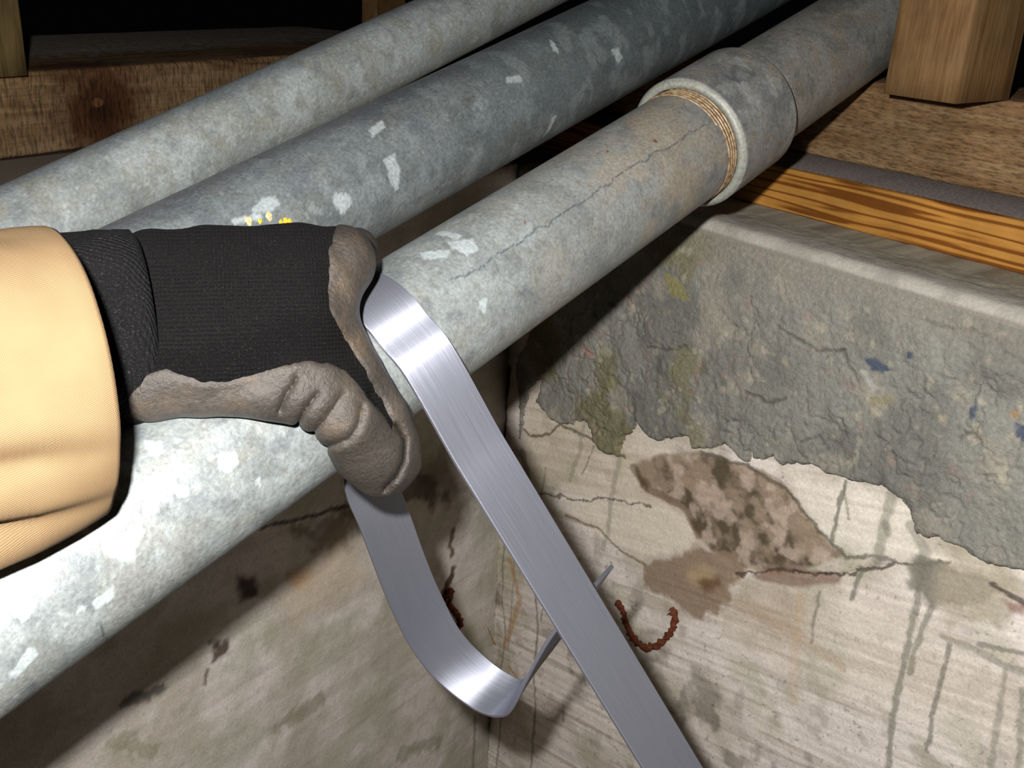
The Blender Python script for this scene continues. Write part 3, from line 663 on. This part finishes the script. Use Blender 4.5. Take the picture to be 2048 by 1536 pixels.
nt.links.new(bump(nt, nz, .04, .0002), p.inputs['Normal'])
M_edge, nt, p = new_mat('cut_aluminium_edge'); p.inputs['Base Color'].default_value = (.26, .26, .30, 1); p.inputs['Metallic'].default_value = .7; p.inputs['Roughness'].default_value = .5
v = coords(nt); nt.links.new(bump(nt, noise(nt, v, 500, 3), .3, .0005), p.inputs['Normal'])
BW = .0365; BT = .0028
def plane_pt(x, y, s):
    r0 = ray(x, y); return CAM + r0*(s/(r0 @ dA))
def band():
    s0 = .304; C_, W_ = [], []
    # straight leg, from below the frame up to where it meets the conduit
    p1 = plane_pt(892, 790, s0); p2 = plane_pt(1345, 1536, s0); dirn = unit(p2-p1)
    cen = CAM + aA + dA*s0; Rb = R3 + BT/2 + .0006
    # tangent point on the circle nearest the camera side
    for k in np.linspace(1.35, 0.12, 16): C_.append(p1 + (p2-p1)*k); W_.append(dA)
    q1 = p1 + (p2-p1)*.02
    ang0 = atan2((q1-cen) @ PA.tp, (q1-cen) @ PA.tc); dist0 = np.linalg.norm((q1-cen) - ((q1-cen) @ dA)*dA)
    thT = radians(-2)
    for f in (.6,):
        a = ang0 + (thT-ang0)*f; rr = dist0 + (Rb-dist0)*f
        C_.append(cen + rr*(cos(a)*PA.tc + sin(a)*PA.tp)); W_.append(dA)
    for th in np.radians(np.arange(0, 246, 12)): C_.append(cen + Rb*(cos(th)*PA.tc + sin(th)*PA.tp)); W_.append(dA)
    pairs = [(687, 960, 785, 935, .660), (718, 1041, 812, 1018, .676), (769, 1174, 860, 1155, .703), (804, 1260, 895, 1222, .719), (836, 1316, 915, 1255, .727), (874, 1362, 945, 1292, .731), (937, 1413, 990, 1332, .729), (985, 1434, 1022, 1354, .723),
             (1012, 1430, 1040, 1364, .718), (1029, 1408, 1055, 1356, .712), (1058, 1350, 1090, 1316, .701), (1101, 1274, 1137, 1252, .686), (1146, 1217, 1180, 1192, .673), (1193, 1166, 1219, 1138, .662)]
    for lx, ly, rx, ry, dc in pairs:
        lo_, hi = 0., .036
        for _ in range(30):
            m_ = (lo_+hi)/2
            if np.linalg.norm(at(rx, ry, dc+m_/2)-at(lx, ly, dc-m_/2)) < BW: lo_ = m_
            else: hi = m_
        L_, R_ = at(lx, ly, dc-lo_/2), at(rx, ry, dc+lo_/2); C_.append((L_+R_)/2); W_.append(unit(R_-L_))
    C_, W_ = np.array(C_), np.array(W_)
    # Catmull-Rom with chord-length parameter
    def cr(A, t, sub=6):
        out = []
        n = len(A)
        for i in range(n-1):
            p0 = A[max(i-1, 0)]; a = A[i]; b = A[i+1]; p3 = A[min(i+2, n-1)]
            t0, t1, t2, t3 = t[max(i-1, 0)], t[i], t[i+1], t[min(i+2, n-1)]
            m1 = (b-p0)/(t2-t0) if t2 > t0 else 0; m2 = (p3-a)/(t3-t1)
            h = t2-t1
            for k in range(sub):
                x = k/sub; out.append((2*x**3-3*x**2+1)*a + (x**3-2*x**2+x)*h*m1 + (-2*x**3+3*x**2)*b + (x**3-x**2)*h*m2)
        out.append(A[-1]); return np.array(out)
    t = np.concatenate([[0], np.cumsum(np.linalg.norm(np.diff(C_, axis=0), axis=1))])
    P = cr(C_, t); Wv = cr(W_, t)
    for _ in range(3): P[1:-1] = P[1:-1]*.5 + (P[:-2]+P[2:])*.25
    T_ = np.gradient(P, axis=0); T_ /= np.linalg.norm(T_, axis=1)[:, None]
    Wv -= (Wv*T_).sum(1)[:, None]*T_; Wv /= np.linalg.norm(Wv, axis=1)[:, None]
    N_ = np.cross(T_, Wv)
    L = np.concatenate([[0], np.cumsum(np.linalg.norm(np.diff(P, axis=0), axis=1))])
    hw, ht, b = BW/2, BT/2, .0005
    sec = [(-hw+b, ht), (-hw/2, ht), (0, ht), (hw/2, ht), (hw-b, ht), (hw, ht-b), (hw, -ht+b), (hw-b, -ht), (hw/2, -ht), (0, -ht), (-hw/2, -ht), (-hw+b, -ht), (-hw, -ht+b), (-hw, ht-b)]
    n = len(sec); V = np.stack([P + x*Wv + y*N_ for x, y in sec], 1)
    uvv = np.stack([np.stack([L, np.full_like(L, x)], 1) for x, y in sec], 1)
    Q = grid_faces(len(P), n, True)
    me_o = mesh_np('metal_band', V.reshape(-1, 3), Q, [M_alu, M_edge], uv=uvv.reshape(-1, 2), smooth=True)
    me = me_o.data
    mi = np.array([1 if (i % n) in (4, 5, 6, 11, 12, 13) else 0 for i in range(len(Q))], np.int32); me.polygons.foreach_set('material_index', mi)
    bm = bmesh.new(); bm.from_mesh(me); bm.verts.ensure_lookup_table()
    for st_ in (0, (len(P)-1)*n):
        f = bm.faces.new([bm.verts[st_+i] for i in range(n)]); f.material_index = 1; f.smooth = False
    bmesh.ops.recalc_face_normals(bm, faces=bm.faces)
    for e in bm.edges:
        if len(e.link_faces) == 2 and e.calc_face_angle(0) > .5: e.smooth = False
    bm.to_mesh(me); bm.free()
    tag(me_o, 'shiny aluminium flat strap bent around the front conduit and hanging in a loop', 'metal strap')
band()

# ------------------------------------------------------------ person: gloved left hand and canvas sleeve
M_knit, nt, p = new_mat('black_knit')
# local X runs from wrist to fingers: the ribs follow it
v = coords(nt, (1, 1, 1))
wv = nd(nt, 'ShaderNodeTexWave', wave_type='BANDS', bands_direction='Y'); wv.inputs['Scale'].default_value = 150; wv.inputs['Distortion'].default_value = 1.5; wv.inputs['Detail'].default_value = 2; wv.inputs['Detail Scale'].default_value = 1.5
nt.links.new(v, wv.inputs['Vector'])
wx = nd(nt, 'ShaderNodeTexWave', wave_type='BANDS', bands_direction='X'); wx.inputs['Scale'].default_value = 170; wx.inputs['Distortion'].default_value = 3; nt.links.new(v, wx.inputs['Vector'])
nf = noise(nt, v, 1100, 4, .7)
mm = nd(nt, 'ShaderNodeMath', operation='MULTIPLY_ADD'); nt.links.new(wx.outputs['Fac'], mm.inputs[0]); mm.inputs[1].default_value = .4; nt.links.new(wv.outputs['Fac'], mm.inputs[2])
m3 = nd(nt, 'ShaderNodeMath', operation='MULTIPLY_ADD'); nt.links.new(nf, m3.inputs[0]); m3.inputs[1].default_value = .8; nt.links.new(mm.outputs[0], m3.inputs[2])
r = ramp(nt, nf, [(.38, (.0012, .0011, .0012)), (.58, (.0042, .0038, .0038)), (.76, (.035, .03, .028))]); nt.links.new(r.outputs[0], p.inputs['Base Color'])
p.inputs['Roughness'].default_value = .9; p.inputs['Specular IOR Level'].default_value = .15
p.inputs['Sheen Weight'].default_value = .012; p.inputs['Sheen Roughness'].default_value = .4; p.inputs['Sheen Tint'].default_value = (.6, .55, .55, 1)
nt.links.new(bump(nt, m3.outputs[0], 1., .0011), p.inputs['Normal'])
M_cuff = M_knit.copy(); M_cuff.name = 'fuzzy_black_cuff_knit'
for n_ in M_cuff.node_tree.nodes:
    if n_.type == 'VALTORGB':
        for e_ in n_.color_ramp.elements: e_.color = (e_.color[0]*1.9+.001, e_.color[1]*1.95+.001, e_.color[2]*2.1+.001, 1)
M_rub, nt, p = new_mat('crinkled_rubber_coating')
v = coords(nt); n1 = noise(nt, v, 420, 5, .65); n0 = noise(nt, v, 30, 4, .6)
r = ramp(nt, n0, [(.3, tuple(KA*.7*srgb(86, 79, 73))), (.55, tuple(KA*.72*srgb(106, 97, 88))), (.75, tuple(KA*.78*srgb(132, 114, 94)))])
r2 = ramp(nt, n1, [(.3, .7), (.7, 1.25)]); nt.links.new(mixrgb(nt, r.outputs[0], r2.outputs[0], .8, 'MULTIPLY'), p.inputs['Base Color'])
p.inputs['Roughness'].default_value = .42; p.inputs['Specular IOR Level'].default_value = .4
nt.links.new(bump(nt, n1, .8, .0012), p.inputs['Normal'])
M_can, nt, p = new_mat('tan_duck_canvas')
vu = nd(nt, 'ShaderNodeUVMap'); mp = nd(nt, 'ShaderNodeMapping'); nt.links.new(vu.outputs[0], mp.inputs[0]); mp.inputs['Rotation'].default_value = (0, 0, .2)
w1 = nd(nt, 'ShaderNodeTexWave', wave_type='BANDS', bands_direction='X'); w1.inputs['Scale'].default_value = 520; nt.links.new(mp.outputs[0], w1.inputs['Vector'])
w2 = nd(nt, 'ShaderNodeTexWave', wave_type='BANDS', bands_direction='Y'); w2.inputs['Scale'].default_value = 440; nt.links.new(mp.outputs[0], w2.inputs['Vector'])
for w_ in (w1, w2): w_.inputs['Distortion'].default_value = .6
mu = nd(nt, 'ShaderNodeMath', operation='MULTIPLY'); nt.links.new(w1.outputs['Fac'], mu.inputs[0]); nt.links.new(w2.outputs['Fac'], mu.inputs[1])
r = ramp(nt, mu.outputs[0], [(.0, tuple(.70*KA*srgb(190, 152, 106))), (.5, tuple(.84*KA*srgb(214, 180, 138)))])
n0 = noise(nt, coords(nt), 18, 4, .6); r0_ = ramp(nt, n0, [(.3, .84), (.7, 1.12)]); nt.links.new(mixrgb(nt, r.outputs[0], r0_.outputs[0], 1., 'MULTIPLY'), p.inputs['Base Color'])
p.inputs['Roughness'].default_value = .85; p.inputs['Specular IOR Level'].default_value = .2
nt.links.new(bump(nt, mu.outputs[0], .6, .0006), p.inputs['Normal'])

person = empty('person', at(0, 800, .5))
tag(person, 'person reaching in, only the tan canvas sleeve and gloved left hand visible', 'person')

def seg_sdf(X, a, b, ra, rb):
    ab = b-a; t = np.clip(((X-a) @ ab)/(ab @ ab), 0, 1); return np.linalg.norm(X-(a+t[..., None]*ab), axis=-1) - (ra+(rb-ra)*t)
def smin(a, b, k):
    h = np.clip(.5+.5*(b-a)/k, 0, 1); return b*(1-h)+a*h - k*h*(1-h)
def surface_nets(f, org, h):
    nx, ny, nz_ = f.shape; s = f < 0
    cnt = np.zeros((nx-1, ny-1, nz_-1)); acc = np.zeros((nx-1, ny-1, nz_-1, 3))
    I, J, K = np.meshgrid(np.arange(nx-1), np.arange(ny-1), np.arange(nz_-1), indexing='ij')
    for ax in range(3):
        o1, o2 = [a for a in range(3) if a != ax]
        for u_ in (0, 1):
            for v_ in (0, 1):
                off = [0, 0, 0]; off[o1] = u_; off[o2] = v_; of2 = list(off); of2[ax] = 1
                A = f[off[0]:off[0]+nx-1, off[1]:off[1]+ny-1, off[2]:off[2]+nz_-1]; B = f[of2[0]:of2[0]+nx-1, of2[1]:of2[1]+ny-1, of2[2]:of2[2]+nz_-1]
                m = (A < 0) != (B < 0); t = np.where(m, A/np.where(m, A-B, 1), 0)
                cnt += m; p = np.zeros(acc.shape); p[..., o1] = off[o1]; p[..., o2] = off[o2]; p[..., ax] = t; acc += p*m[..., None]
    act = cnt > 0; vid = np.full(cnt.shape, -1); vid[act] = np.arange(act.sum())
    P = (np.stack([I, J, K], -1)[act] + acc[act]/cnt[act][:, None])*h + org
    F_ = []
    for ax in range(3):
        sl0 = [slice(1, -1)]*3; sl0[ax] = slice(0, -1)
        a = s[tuple(slice(1, n-1) if i != ax else slice(0, n-1) for i, n in enumerate(s.shape))]
        b = s[tuple(slice(1, n-1) if i != ax else slice(1, n) for i, n in enumerate(s.shape))]
        idx = np.argwhere(a != b); 
        if len(idx) == 0: continue
        flip = a[tuple(idx.T)]
        o1, o2 = (ax+1) % 3, (ax+2) % 3
        base = idx.copy()
        for i in range(3):
            if i != ax: base[:, i] += 1
        def g(d1, d2): q = base.copy(); q[:, o1] += d1; q[:, o2] += d2; return vid[tuple(q.T)]
        q = np.stack([g(-1, -1), g(0, -1), g(0, 0), g(-1, 0)], 1)
        q[~flip] = q[~flip][:, ::-1]; F_.append(q)
    return P, np.concatenate(F_)

def G(x, y, rpx, extra=0., pipe=True):
    """ a joint ball: pixel centre, radius in pixels, resting clear of the front conduit """
    r_ = rpx*.53/F
    d = PA.depth(x, y, R3+r_+.0012+extra); r_ = rpx*d/F; d = PA.depth(x, y, R3+r_+.0012+extra)
    return at(x, y, d), r_
def D(x, y, d, rpx): return at(x, y, d), rpx*d/F
KN = [(60, 360), (676, 360), (672, 455), (660, 500), (656, 560), (662, 620), (690, 680), (722, 728), (757, 790), (790, 850), (783, 856), (757, 820), (720, 775), (690, 742), (655, 726), (620, 722), (575, 728), (530, 742), (490, 752), (450, 764), (400, 762), (360, 750), (335, 738), (300, 745), (60, 760)]
def glove():
    chains = []
    # metacarpals fan from the wrist to the knuckles; the back of the hand is the smooth union
    dW = .515
    chains.append([D(215, 720, .500, 50), D(300, 715, .498, 66), D(430, 700, .498, 70), D(600, 650, .512, 66), D(664, 608, .527, 44)])
    chains.append([D(600, 660, .517, 50), D(678, 700, .535, 38), D(730, 775, .545, 32), D(780, 850, .556, 26)])
    chains.append([D(215, 745, .50, 50), G(330, 752, 66), G(450, 745, 66), G(570, 755, 64), G(660, 770, 56)])
    chains.append([D(200, 660, .503, 56), D(420, 620, .507, 66), D(600, 575, .523, 60), D(678, 540, .535, 46)])
    chains.append([D(200, 600, .508, 56), D(420, 550, .517, 64), D(600, 530, .532, 58), D(690, 512, .545, 44)])
    chains.append([D(210, 560, .515, 50), D(300, 522, .520, 60), D(420, 514, .530, 58), D(600, 506, .544, 54), D(672, 506, .556, 42)])
    # fingers: over the top of the conduit and down behind it
    fingers = []
    for s_, rf, kn in ((.3265, .0098, (668, 570, .535, 44)), (.3085, .0104, (690, 535, .548, 46)), (.287, .0104, (690, 516, .556, 44)), (.264, .0095, (660, 512, .562, 42))):
        ch = [D(*kn)]
        for th, rr in ((72, .0585), (100, .057), (128, .0565), (155, .056), (178, .056)):
            ch.append((PA.pt(s_, rr, radians(th)), rf*(1 if th < 150 else .93)))
        fingers.append(ch)
    # thumb: rolls from the wrist along the near side, tip pressed down past the conduit
    thumb = [G(210, 752, 44), G(290, 775, 56), G(400, 770, 50), G(520, 778, 52), G(625, 790, 62), G(690, 835, 62), D(738, 895, .545, 72), D(758, 922, .553, 66)]
    flange = [G(668, 650, 40), G(716, 740, 36), G(770, 825, 36), D(798, 880, .562, 35), D(795, 920, .565, 40), D(770, 945, .566, 45)]
    allp = np.array([q for ch in chains+fingers+[thumb, flange] for q, r_ in ch])
    h = .0014; lo_ = allp.min(0)-.03; hi = allp.max(0)+.03
    n = np.ceil((hi-lo_)/h).astype(int)
    gx = [lo_[i]+np.arange(n[i])*h for i in range(3)]
    X = np.stack(np.meshgrid(*gx, indexing='ij'), -1)
    f = np.full(X.shape[:3], 1.)
    def chain_sdf(ch):
        q = None
        for (a, ra), (b, rb) in zip(ch[:-1], ch[1:]):
            s_ = seg_sdf(X, a, b, ra, rb); q = s_ if q is None else smin(q, s_, .004)
        return q
    for ch in chains: f = smin(f, chain_sdf(ch), .016)
    fg = None
    for ch in fingers: s_ = chain_sdf(ch); fg = s_ if fg is None else smin(fg, s_, .0035)
    f = smin(f, fg, .010)
    fl = chain_sdf(flange); f = smin(f, fl, .012)
    f = smin(f, chain_sdf(thumb), .010)
    # loose coating bunched into ridges at the base of the thumb
    for x, y, rp in ((548, 812, 27), (588, 822, 24), (632, 838, 26), (668, 872, 28), (700, 905, 24)):
        q, r_ = G(x, y, rp, -.006); f = smin(f, np.linalg.norm(X-q, axis=-1)-r_, .006)
    V_ = X-CAM; Z = V_ @ FWD; PX = CX+F*(V_ @ RIGHT)/Z; PY = CY-F*(V_ @ UP)/Z
    for pts, wd, am in (([(592, 758), (572, 790), (560, 818)], 7, .0035), ([(634, 788), (612, 815), (598, 842)], 7, .0038), ([(684, 790), (660, 825), (630, 862)], 8, .0026), ([(722, 815), (716, 850), (700, 875), (655, 892)], 8, .0032),
                        ([(792, 850), (808, 880), (806, 920), (792, 952), (768, 976)], 6, .0045), ([(740, 790), (770, 830), (795, 862)], 12, .002), ([(560, 735), (600, 728), (660, 738)], 16, -.001), ([(520, 760), (420, 790), (330, 800)], 22, .0015)):
        d = dpoly(PX, PY, pts); f = f + am*np.exp(-(d/wd)**2)*(Z < .6)
    f = f + (vnoise(X[..., 0]*90+X[..., 2]*40, X[..., 1]*90, 3)-.5)*.0012
    # keep everything clear of the conduit
    rel = V_ - aA; t_ = rel @ dA; rad = np.linalg.norm(rel - t_[..., None]*dA, axis=-1)
    f = np.maximum(f, (R3+.0008) - rad)
    relb = V_ - aB; tb = relb @ dB; radb = np.linalg.norm(relb - tb[..., None]*dB, axis=-1); f = np.maximum(f, (R3+.0006)-radb)
    bandz = np.maximum(np.abs(t_-.304)-.0188, rad-(R3+.0042)); f = np.maximum(f, -bandz)
    P, Q = surface_nets(f, lo_, h)
    for _ in range(1):
        acc = np.zeros_like(P); c_ = np.zeros(len(P))
        for a, b in ((0, 1), (1, 2), (2, 3), (3, 0)):
            np.add.at(acc, Q[:, a], P[Q[:, b]]); np.add.at(c_, Q[:, a], 1); np.add.at(acc, Q[:, b], P[Q[:, a]]); np.add.at(c_, Q[:, b], 1)
        P = P*.5 + acc/c_[:, None]*.5
    fn = np.cross(P[Q[:, 2]]-P[Q[:, 0]], P[Q[:, 3]]-P[Q[:, 1]]); vn = np.zeros_like(P)
    for k in range(4): np.add.at(vn, Q[:, k], fn)
    vn /= np.linalg.norm(vn, axis=1)[:, None]+1e-12
    # outward check
    cen = P.mean(0)
    if ((P-cen)*vn).sum() < 0: Q = Q[:, ::-1]; vn = -vn
    px, py, pz = proj(P)
    wob = (fbm(P[:, 0]+P[:, 2], P[:, 1]-P[:, 2]*.5, 260, 3, 12)-.5)*14
    sd = sdpoly(px, py, KN) + wob*.7
    front = ((P-CAM)*vn).sum(1) < .5*np.linalg.norm(P-CAM, axis=1)
    coat = (sd > -14) | ~front
    o_fr = at(250, 650, .5); xh = unit(at(690, 640, .53)-o_fr); zh = unit(-ray(450, 650)); yh = unit(np.cross(zh, xh)); zh = np.cross(xh, yh)
    Rm = np.array([xh, yh, zh])
    def place(name, V, Q_, mat, par):
        o = mesh_np(name, (V-o_fr) @ Rm.T, Q_, mat, origin=np.zeros(3))
        o.matrix_world = Matrix(((xh[0], yh[0], zh[0], o_fr[0]), (xh[1], yh[1], zh[1], o_fr[1]), (xh[2], yh[2], zh[2], o_fr[2]), (0, 0, 0, 1)))
        set_parent(o, par); return o
    g = place('glove', P, Q, M_knit, person); g['label'] = 'black knitted work glove'
    # the dipped coating: the same skin, a little proud, edge tapering to the knit
    k = coat[Q].all(1); Qc = Q[k]; used = np.unique(Qc); rm = np.full(len(P), -1); rm[used] = np.arange(len(used))
    off = np.clip(sd/7, -1, 1)*.0009; off = np.where(front, off, .0009)
    Vc = P + vn*off[:, None]
    c_ = place('rubber_coating', Vc[used], rm[Qc], M_rub, g); c_['label'] = 'dusty grey brown rubber coating on palm, thumb and fingertips'
    return g
gl = glove()

def ring_tube(name, rings, mat, parent, nseg=120, close_in=True, seedn=0, fold=None, label=None):
    """ rings: (centre, axis, radius_a, radius_b) ; fold(i, theta) adds to the radius """
    V = []; UVs = []; L = 0; prev = None
    for i, (c, ax, ra, rb) in enumerate(rings):
        ax = unit(ax); a = unit(np.cross(ax, FWD)); 
        if a @ UP < 0: a = -a
        b = unit(np.cross(ax, a)); b = b if b @ FWD < 0 else -b
        th = np.linspace(0, 2*pi, nseg, endpoint=False)
        add = fold(i, th) if fold is not None else 0
        V.append(c + (np.cos(th)*(ra+add))[:, None]*a + (np.sin(th)*(rb+add))[:, None]*b)
        if prev is not None: L += np.linalg.norm(c-prev) + abs(ra-pr)
        prev = c; pr = ra; UVs.append(np.stack([np.full(nseg, L), th*.06], 1))
    V = np.array(V); UVs = np.array(UVs)
    o = mesh_np(name, V.reshape(-1, 3), grid_faces(len(rings), nseg, True), mat, parent=parent, uv=UVs.reshape(-1, 2))
    bm = bmesh.new(); bm.from_mesh(o.data); bmesh.ops.recalc_face_normals(bm, faces=bm.faces); bm.to_mesh(o.data); bm.free()
    if label: o['label'] = label
    return o
def cuff():
    axn = unit(RIGHT*.86 + UP*.12 + FWD*.42)
    c0 = at(108, 672, .492); rings = []
    R0 = .0475
    for t, rr in ((-.09, .038), (-.06, .042), (-.035, .045), (-.015, .0465), (0, .0472), (.010, .0474), (.017, .0485), (.025, .0488), (.032, .0472), (.0355, .0435), (.0345, .039), (.030, .0365), (.02, .036), (-.03, .034), (-.08, .032)):
        rings.append((c0 + axn*(t+.007), axn, rr*1.03, rr*.86))
    def fold(i, th): return .0010*np.sin(5*th+i*.6)*(i < 9) + .0007*np.sin(11*th+1.3*i)*(i < 9)
    o = ring_tube('knit_cuff', rings, M_cuff, gl, 160, fold=fold, label='folded black knit cuff with rolled edge')
cuff()
def sleeve():
    axn = unit(RIGHT*.80 + UP*.17 + FWD*.6)
    cr_ = at(126, 752, .456); rings = []
    prof = [(-.42, .082), (-.34, .080), (-.28, .078), (-.22, .076), (-.17, .0745), (-.13, .0735), (-.10, .073), (-.08, .0725), (-.06, .072), (-.045, .0715), (-.03, .071), (-.02, .0705), (-.012, .070), (-.005, .0695), (0, .069), (.002, .0682), (.0015, .067), (-.002, .0663), (-.03, .066), (-.1, .066), (-.3, .07), (-.41, .075)]
    pp = []
    for q0_, q1_ in zip(prof[:-1], prof[1:]):
        n_ = max(1, int(abs(q1_[0]-q0_[0])/.008)); pp += [(q0_[0]+(q1_[0]-q0_[0])*k/n_, q0_[1]+(q1_[1]-q0_[1])*k/n_) for k in range(n_)]
    prof = pp + [prof[-1]]
    for t, rr in prof:
        drop = -UP*max(0, -t)*.12
        rings.append((cr_ + axn*t + drop, axn, rr*.945, rr*1.06))
    def fold(i, th):
        t = prof[i][0]; k = min(1, max(0, -t/.05)+.12)
        # th: 0 = up, pi/2 towards the camera, pi = down
        a = .004*np.exp(-((th-2.55)/.22)**2)*np.cos(t*40)*k + -.0075*np.exp(-((th-2.62-t*1.6)/.10)**2)*k + .005*np.exp(-((th-2.9-t*1.2)/.16)**2)*k
        a = a - .0035*np.exp(-((th-2.2-t*3)/.10)**2)*k + .003*np.exp(-((th-2.05-t*4)/.13)**2)*k - .003*np.exp(-((th-1.9+t*5)/.09)**2)*min(1, max(0, (-t-.02)/.03)) + .0028*np.sin(3*th+t*22)*k + .0015*np.sin(7*th-t*40)*k
        x_ = cr_[0]+t; a = a + .011*(fbm(th*1.1 + t*9, np.full_like(th, t*7.), 1.3, 3, 33)-.5)*k*np.exp(-((th-2.2)/1.3)**2) + .004*(fbm(th*3 - t*20, np.full_like(th, t*16.), 1.1, 2, 35)-.5)*k
        return a
    o = ring_tube('sleeve', rings, M_can, person, 260, fold=fold, label='tan canvas jacket sleeve')
    me = o.data
sleeve()

# ------------------------------------------------------------ small things
def chip(name, px, py, P_, size, mat, label, group=None, seed=0):
    k = P_.depth(px, py, P_.r+size*.35); c = at(px, py, k); rng = random.Random(seed)
    n = unit(c-CAM-P_.a-((c-CAM-P_.a) @ P_.d)*P_.d)
    bm = bmesh.new(); bmesh.ops.create_icosphere(bm, subdivisions=2, radius=size)
    for v_ in bm.verts:
        v_.co.x *= 1.4; v_.co.z *= .4; v_.co *= 1 + rng.uniform(-.25, .25)
    me = bpy.data.meshes.new(name); bm.to_mesh(me); bm.free(); me.materials.append(mat)
    o = bpy.data.objects.new(name, me); C0.objects.link(o); o.location = c
    o.rotation_mode = 'QUATERNION'; o.rotation_quaternion = Vector(n).to_track_quat('Z', 'X'); tag(o, label, 'crumb', group)
def flat_mat(name, c, rough=.7):
    m, nt, p = new_mat(name); v = coords(nt); n = noise(nt, v, 400, 3); r = ramp(nt, n, [(.3, tuple(srgb(*c)*.6)), (.7, tuple(srgb(*c)*1.15))]); nt.links.new(r.outputs[0], p.inputs['Base Color']); p.inputs['Roughness'].default_value = rough; return m
M_yel = flat_mat('yellow_crumb', (236, 190, 40)); M_pale = flat_mat('pale_wood_chip', (220, 190, 140))
for i, (x, y, s_) in enumerate(((520, 442, .0012), (562, 445, .0014), (571, 442, .0017), (580, 443, .0014))):
    chip('yellow_crumb', x, y, PB, s_, M_yel, ['tiny yellow crumb set apart, left of the three clustered yellow ones above the glove', 'leftmost of the three clustered yellow crumbs above the glove', 'middle and largest of the three clustered yellow crumbs above the glove', 'rightmost of the three clustered yellow crumbs above the glove'][i], 'yellow crumbs above the glove', i)
for i, (x, y, s_, lb) in enumerate(((538, 433, .0022, 'pale wood chip just above the yellow crumbs, right one of two'), (497, 441, .0022, 'pale wood chip left of the yellow crumbs on the middle conduit'))):
    chip('wood_chip', x, y, PB, s_, M_pale, lb, None, 20+i)
def tube_path(name, pts, rad, mat, seed=0, nseg=10, sub=8, jit=.25, parent=None):
    rng = np.random.RandomState(seed); pts = np.array(pts); P = []
    for i in range(len(pts)-1):
        p0, a, b, p3 = pts[max(i-1, 0)], pts[i], pts[i+1], pts[min(i+2, len(pts)-1)]
        for k in range(sub):
            x = k/sub; P.append(.5*((2*a)+(-p0+b)*x+(2*p0-5*a+4*b-p3)*x*x+(-p0+3*a-3*b+p3)*x**3))
    P.append(pts[-1]); P = np.array(P); n = len(P)
    T_ = np.gradient(P, axis=0); T_ /= np.linalg.norm(T_, axis=1)[:, None]
    V = []
    for i in range(n):
        a = unit(np.cross(T_[i], [.3, .2, 1])); b = np.cross(T_[i], a); taper = min(1, (i+1)/3, (n-i)/3)
        for k in range(nseg):
            th = 2*pi*k/nseg; r_ = rad*taper*(1+jit*rng.randn()); V.append(P[i]+r_*(cos(th)*a+sin(th)*b))
    o = mesh_np(name, V, grid_faces(n, nseg, True), mat, parent=parent)
    bm = bmesh.new(); bm.from_mesh(o.data); bm.verts.ensure_lookup_table(); bm.faces.new([bm.verts[i] for i in range(nseg)]); bm.faces.new([bm.verts[(n-1)*nseg+i] for i in range(nseg)]); bmesh.ops.recalc_face_normals(bm, faces=bm.faces); bm.to_mesh(o.data); bm.free()
    return o
M_root = flat_mat('rust_brown_root', (112, 52, 22), .8)
onR = lambda q, o_=.002: [hitR(*z)+NR*o_ for z in q]
tag(tube_path('dry_root', onR([(1236, 1200), (1248, 1218), (1254, 1245), (1270, 1275), (1290, 1292), (1315, 1290), (1338, 1272), (1350, 1250), (1352, 1228), (1345, 1214)]), .0034, M_root, 3, jit=.45), 'rusty brown dried root curled on the wall right of the strap', 'root')
onL = lambda q, o_=.002: [hitL(*z)+NL*o_ for z in q]
tag(tube_path('dry_root', onL([(878, 1215), (890, 1190), (900, 1180), (896, 1205), (908, 1222), (918, 1240), (912, 1262)]), .0034, M_root, 5, jit=.4), 'dark brown dried root clump on the wall inside the strap loop', 'root')
M_straw = flat_mat('dry_straw', (176, 128, 66))
tag(tube_path('straw_stalk', onL([(970, 1250), (985, 1285), (1003, 1305)], .004)+onR([(1025, 1335), (1048, 1362)], .004), .0007, M_straw, 7, 6, jit=.1), 'thin golden straw stuck to the wall inside the strap loop', 'straw')
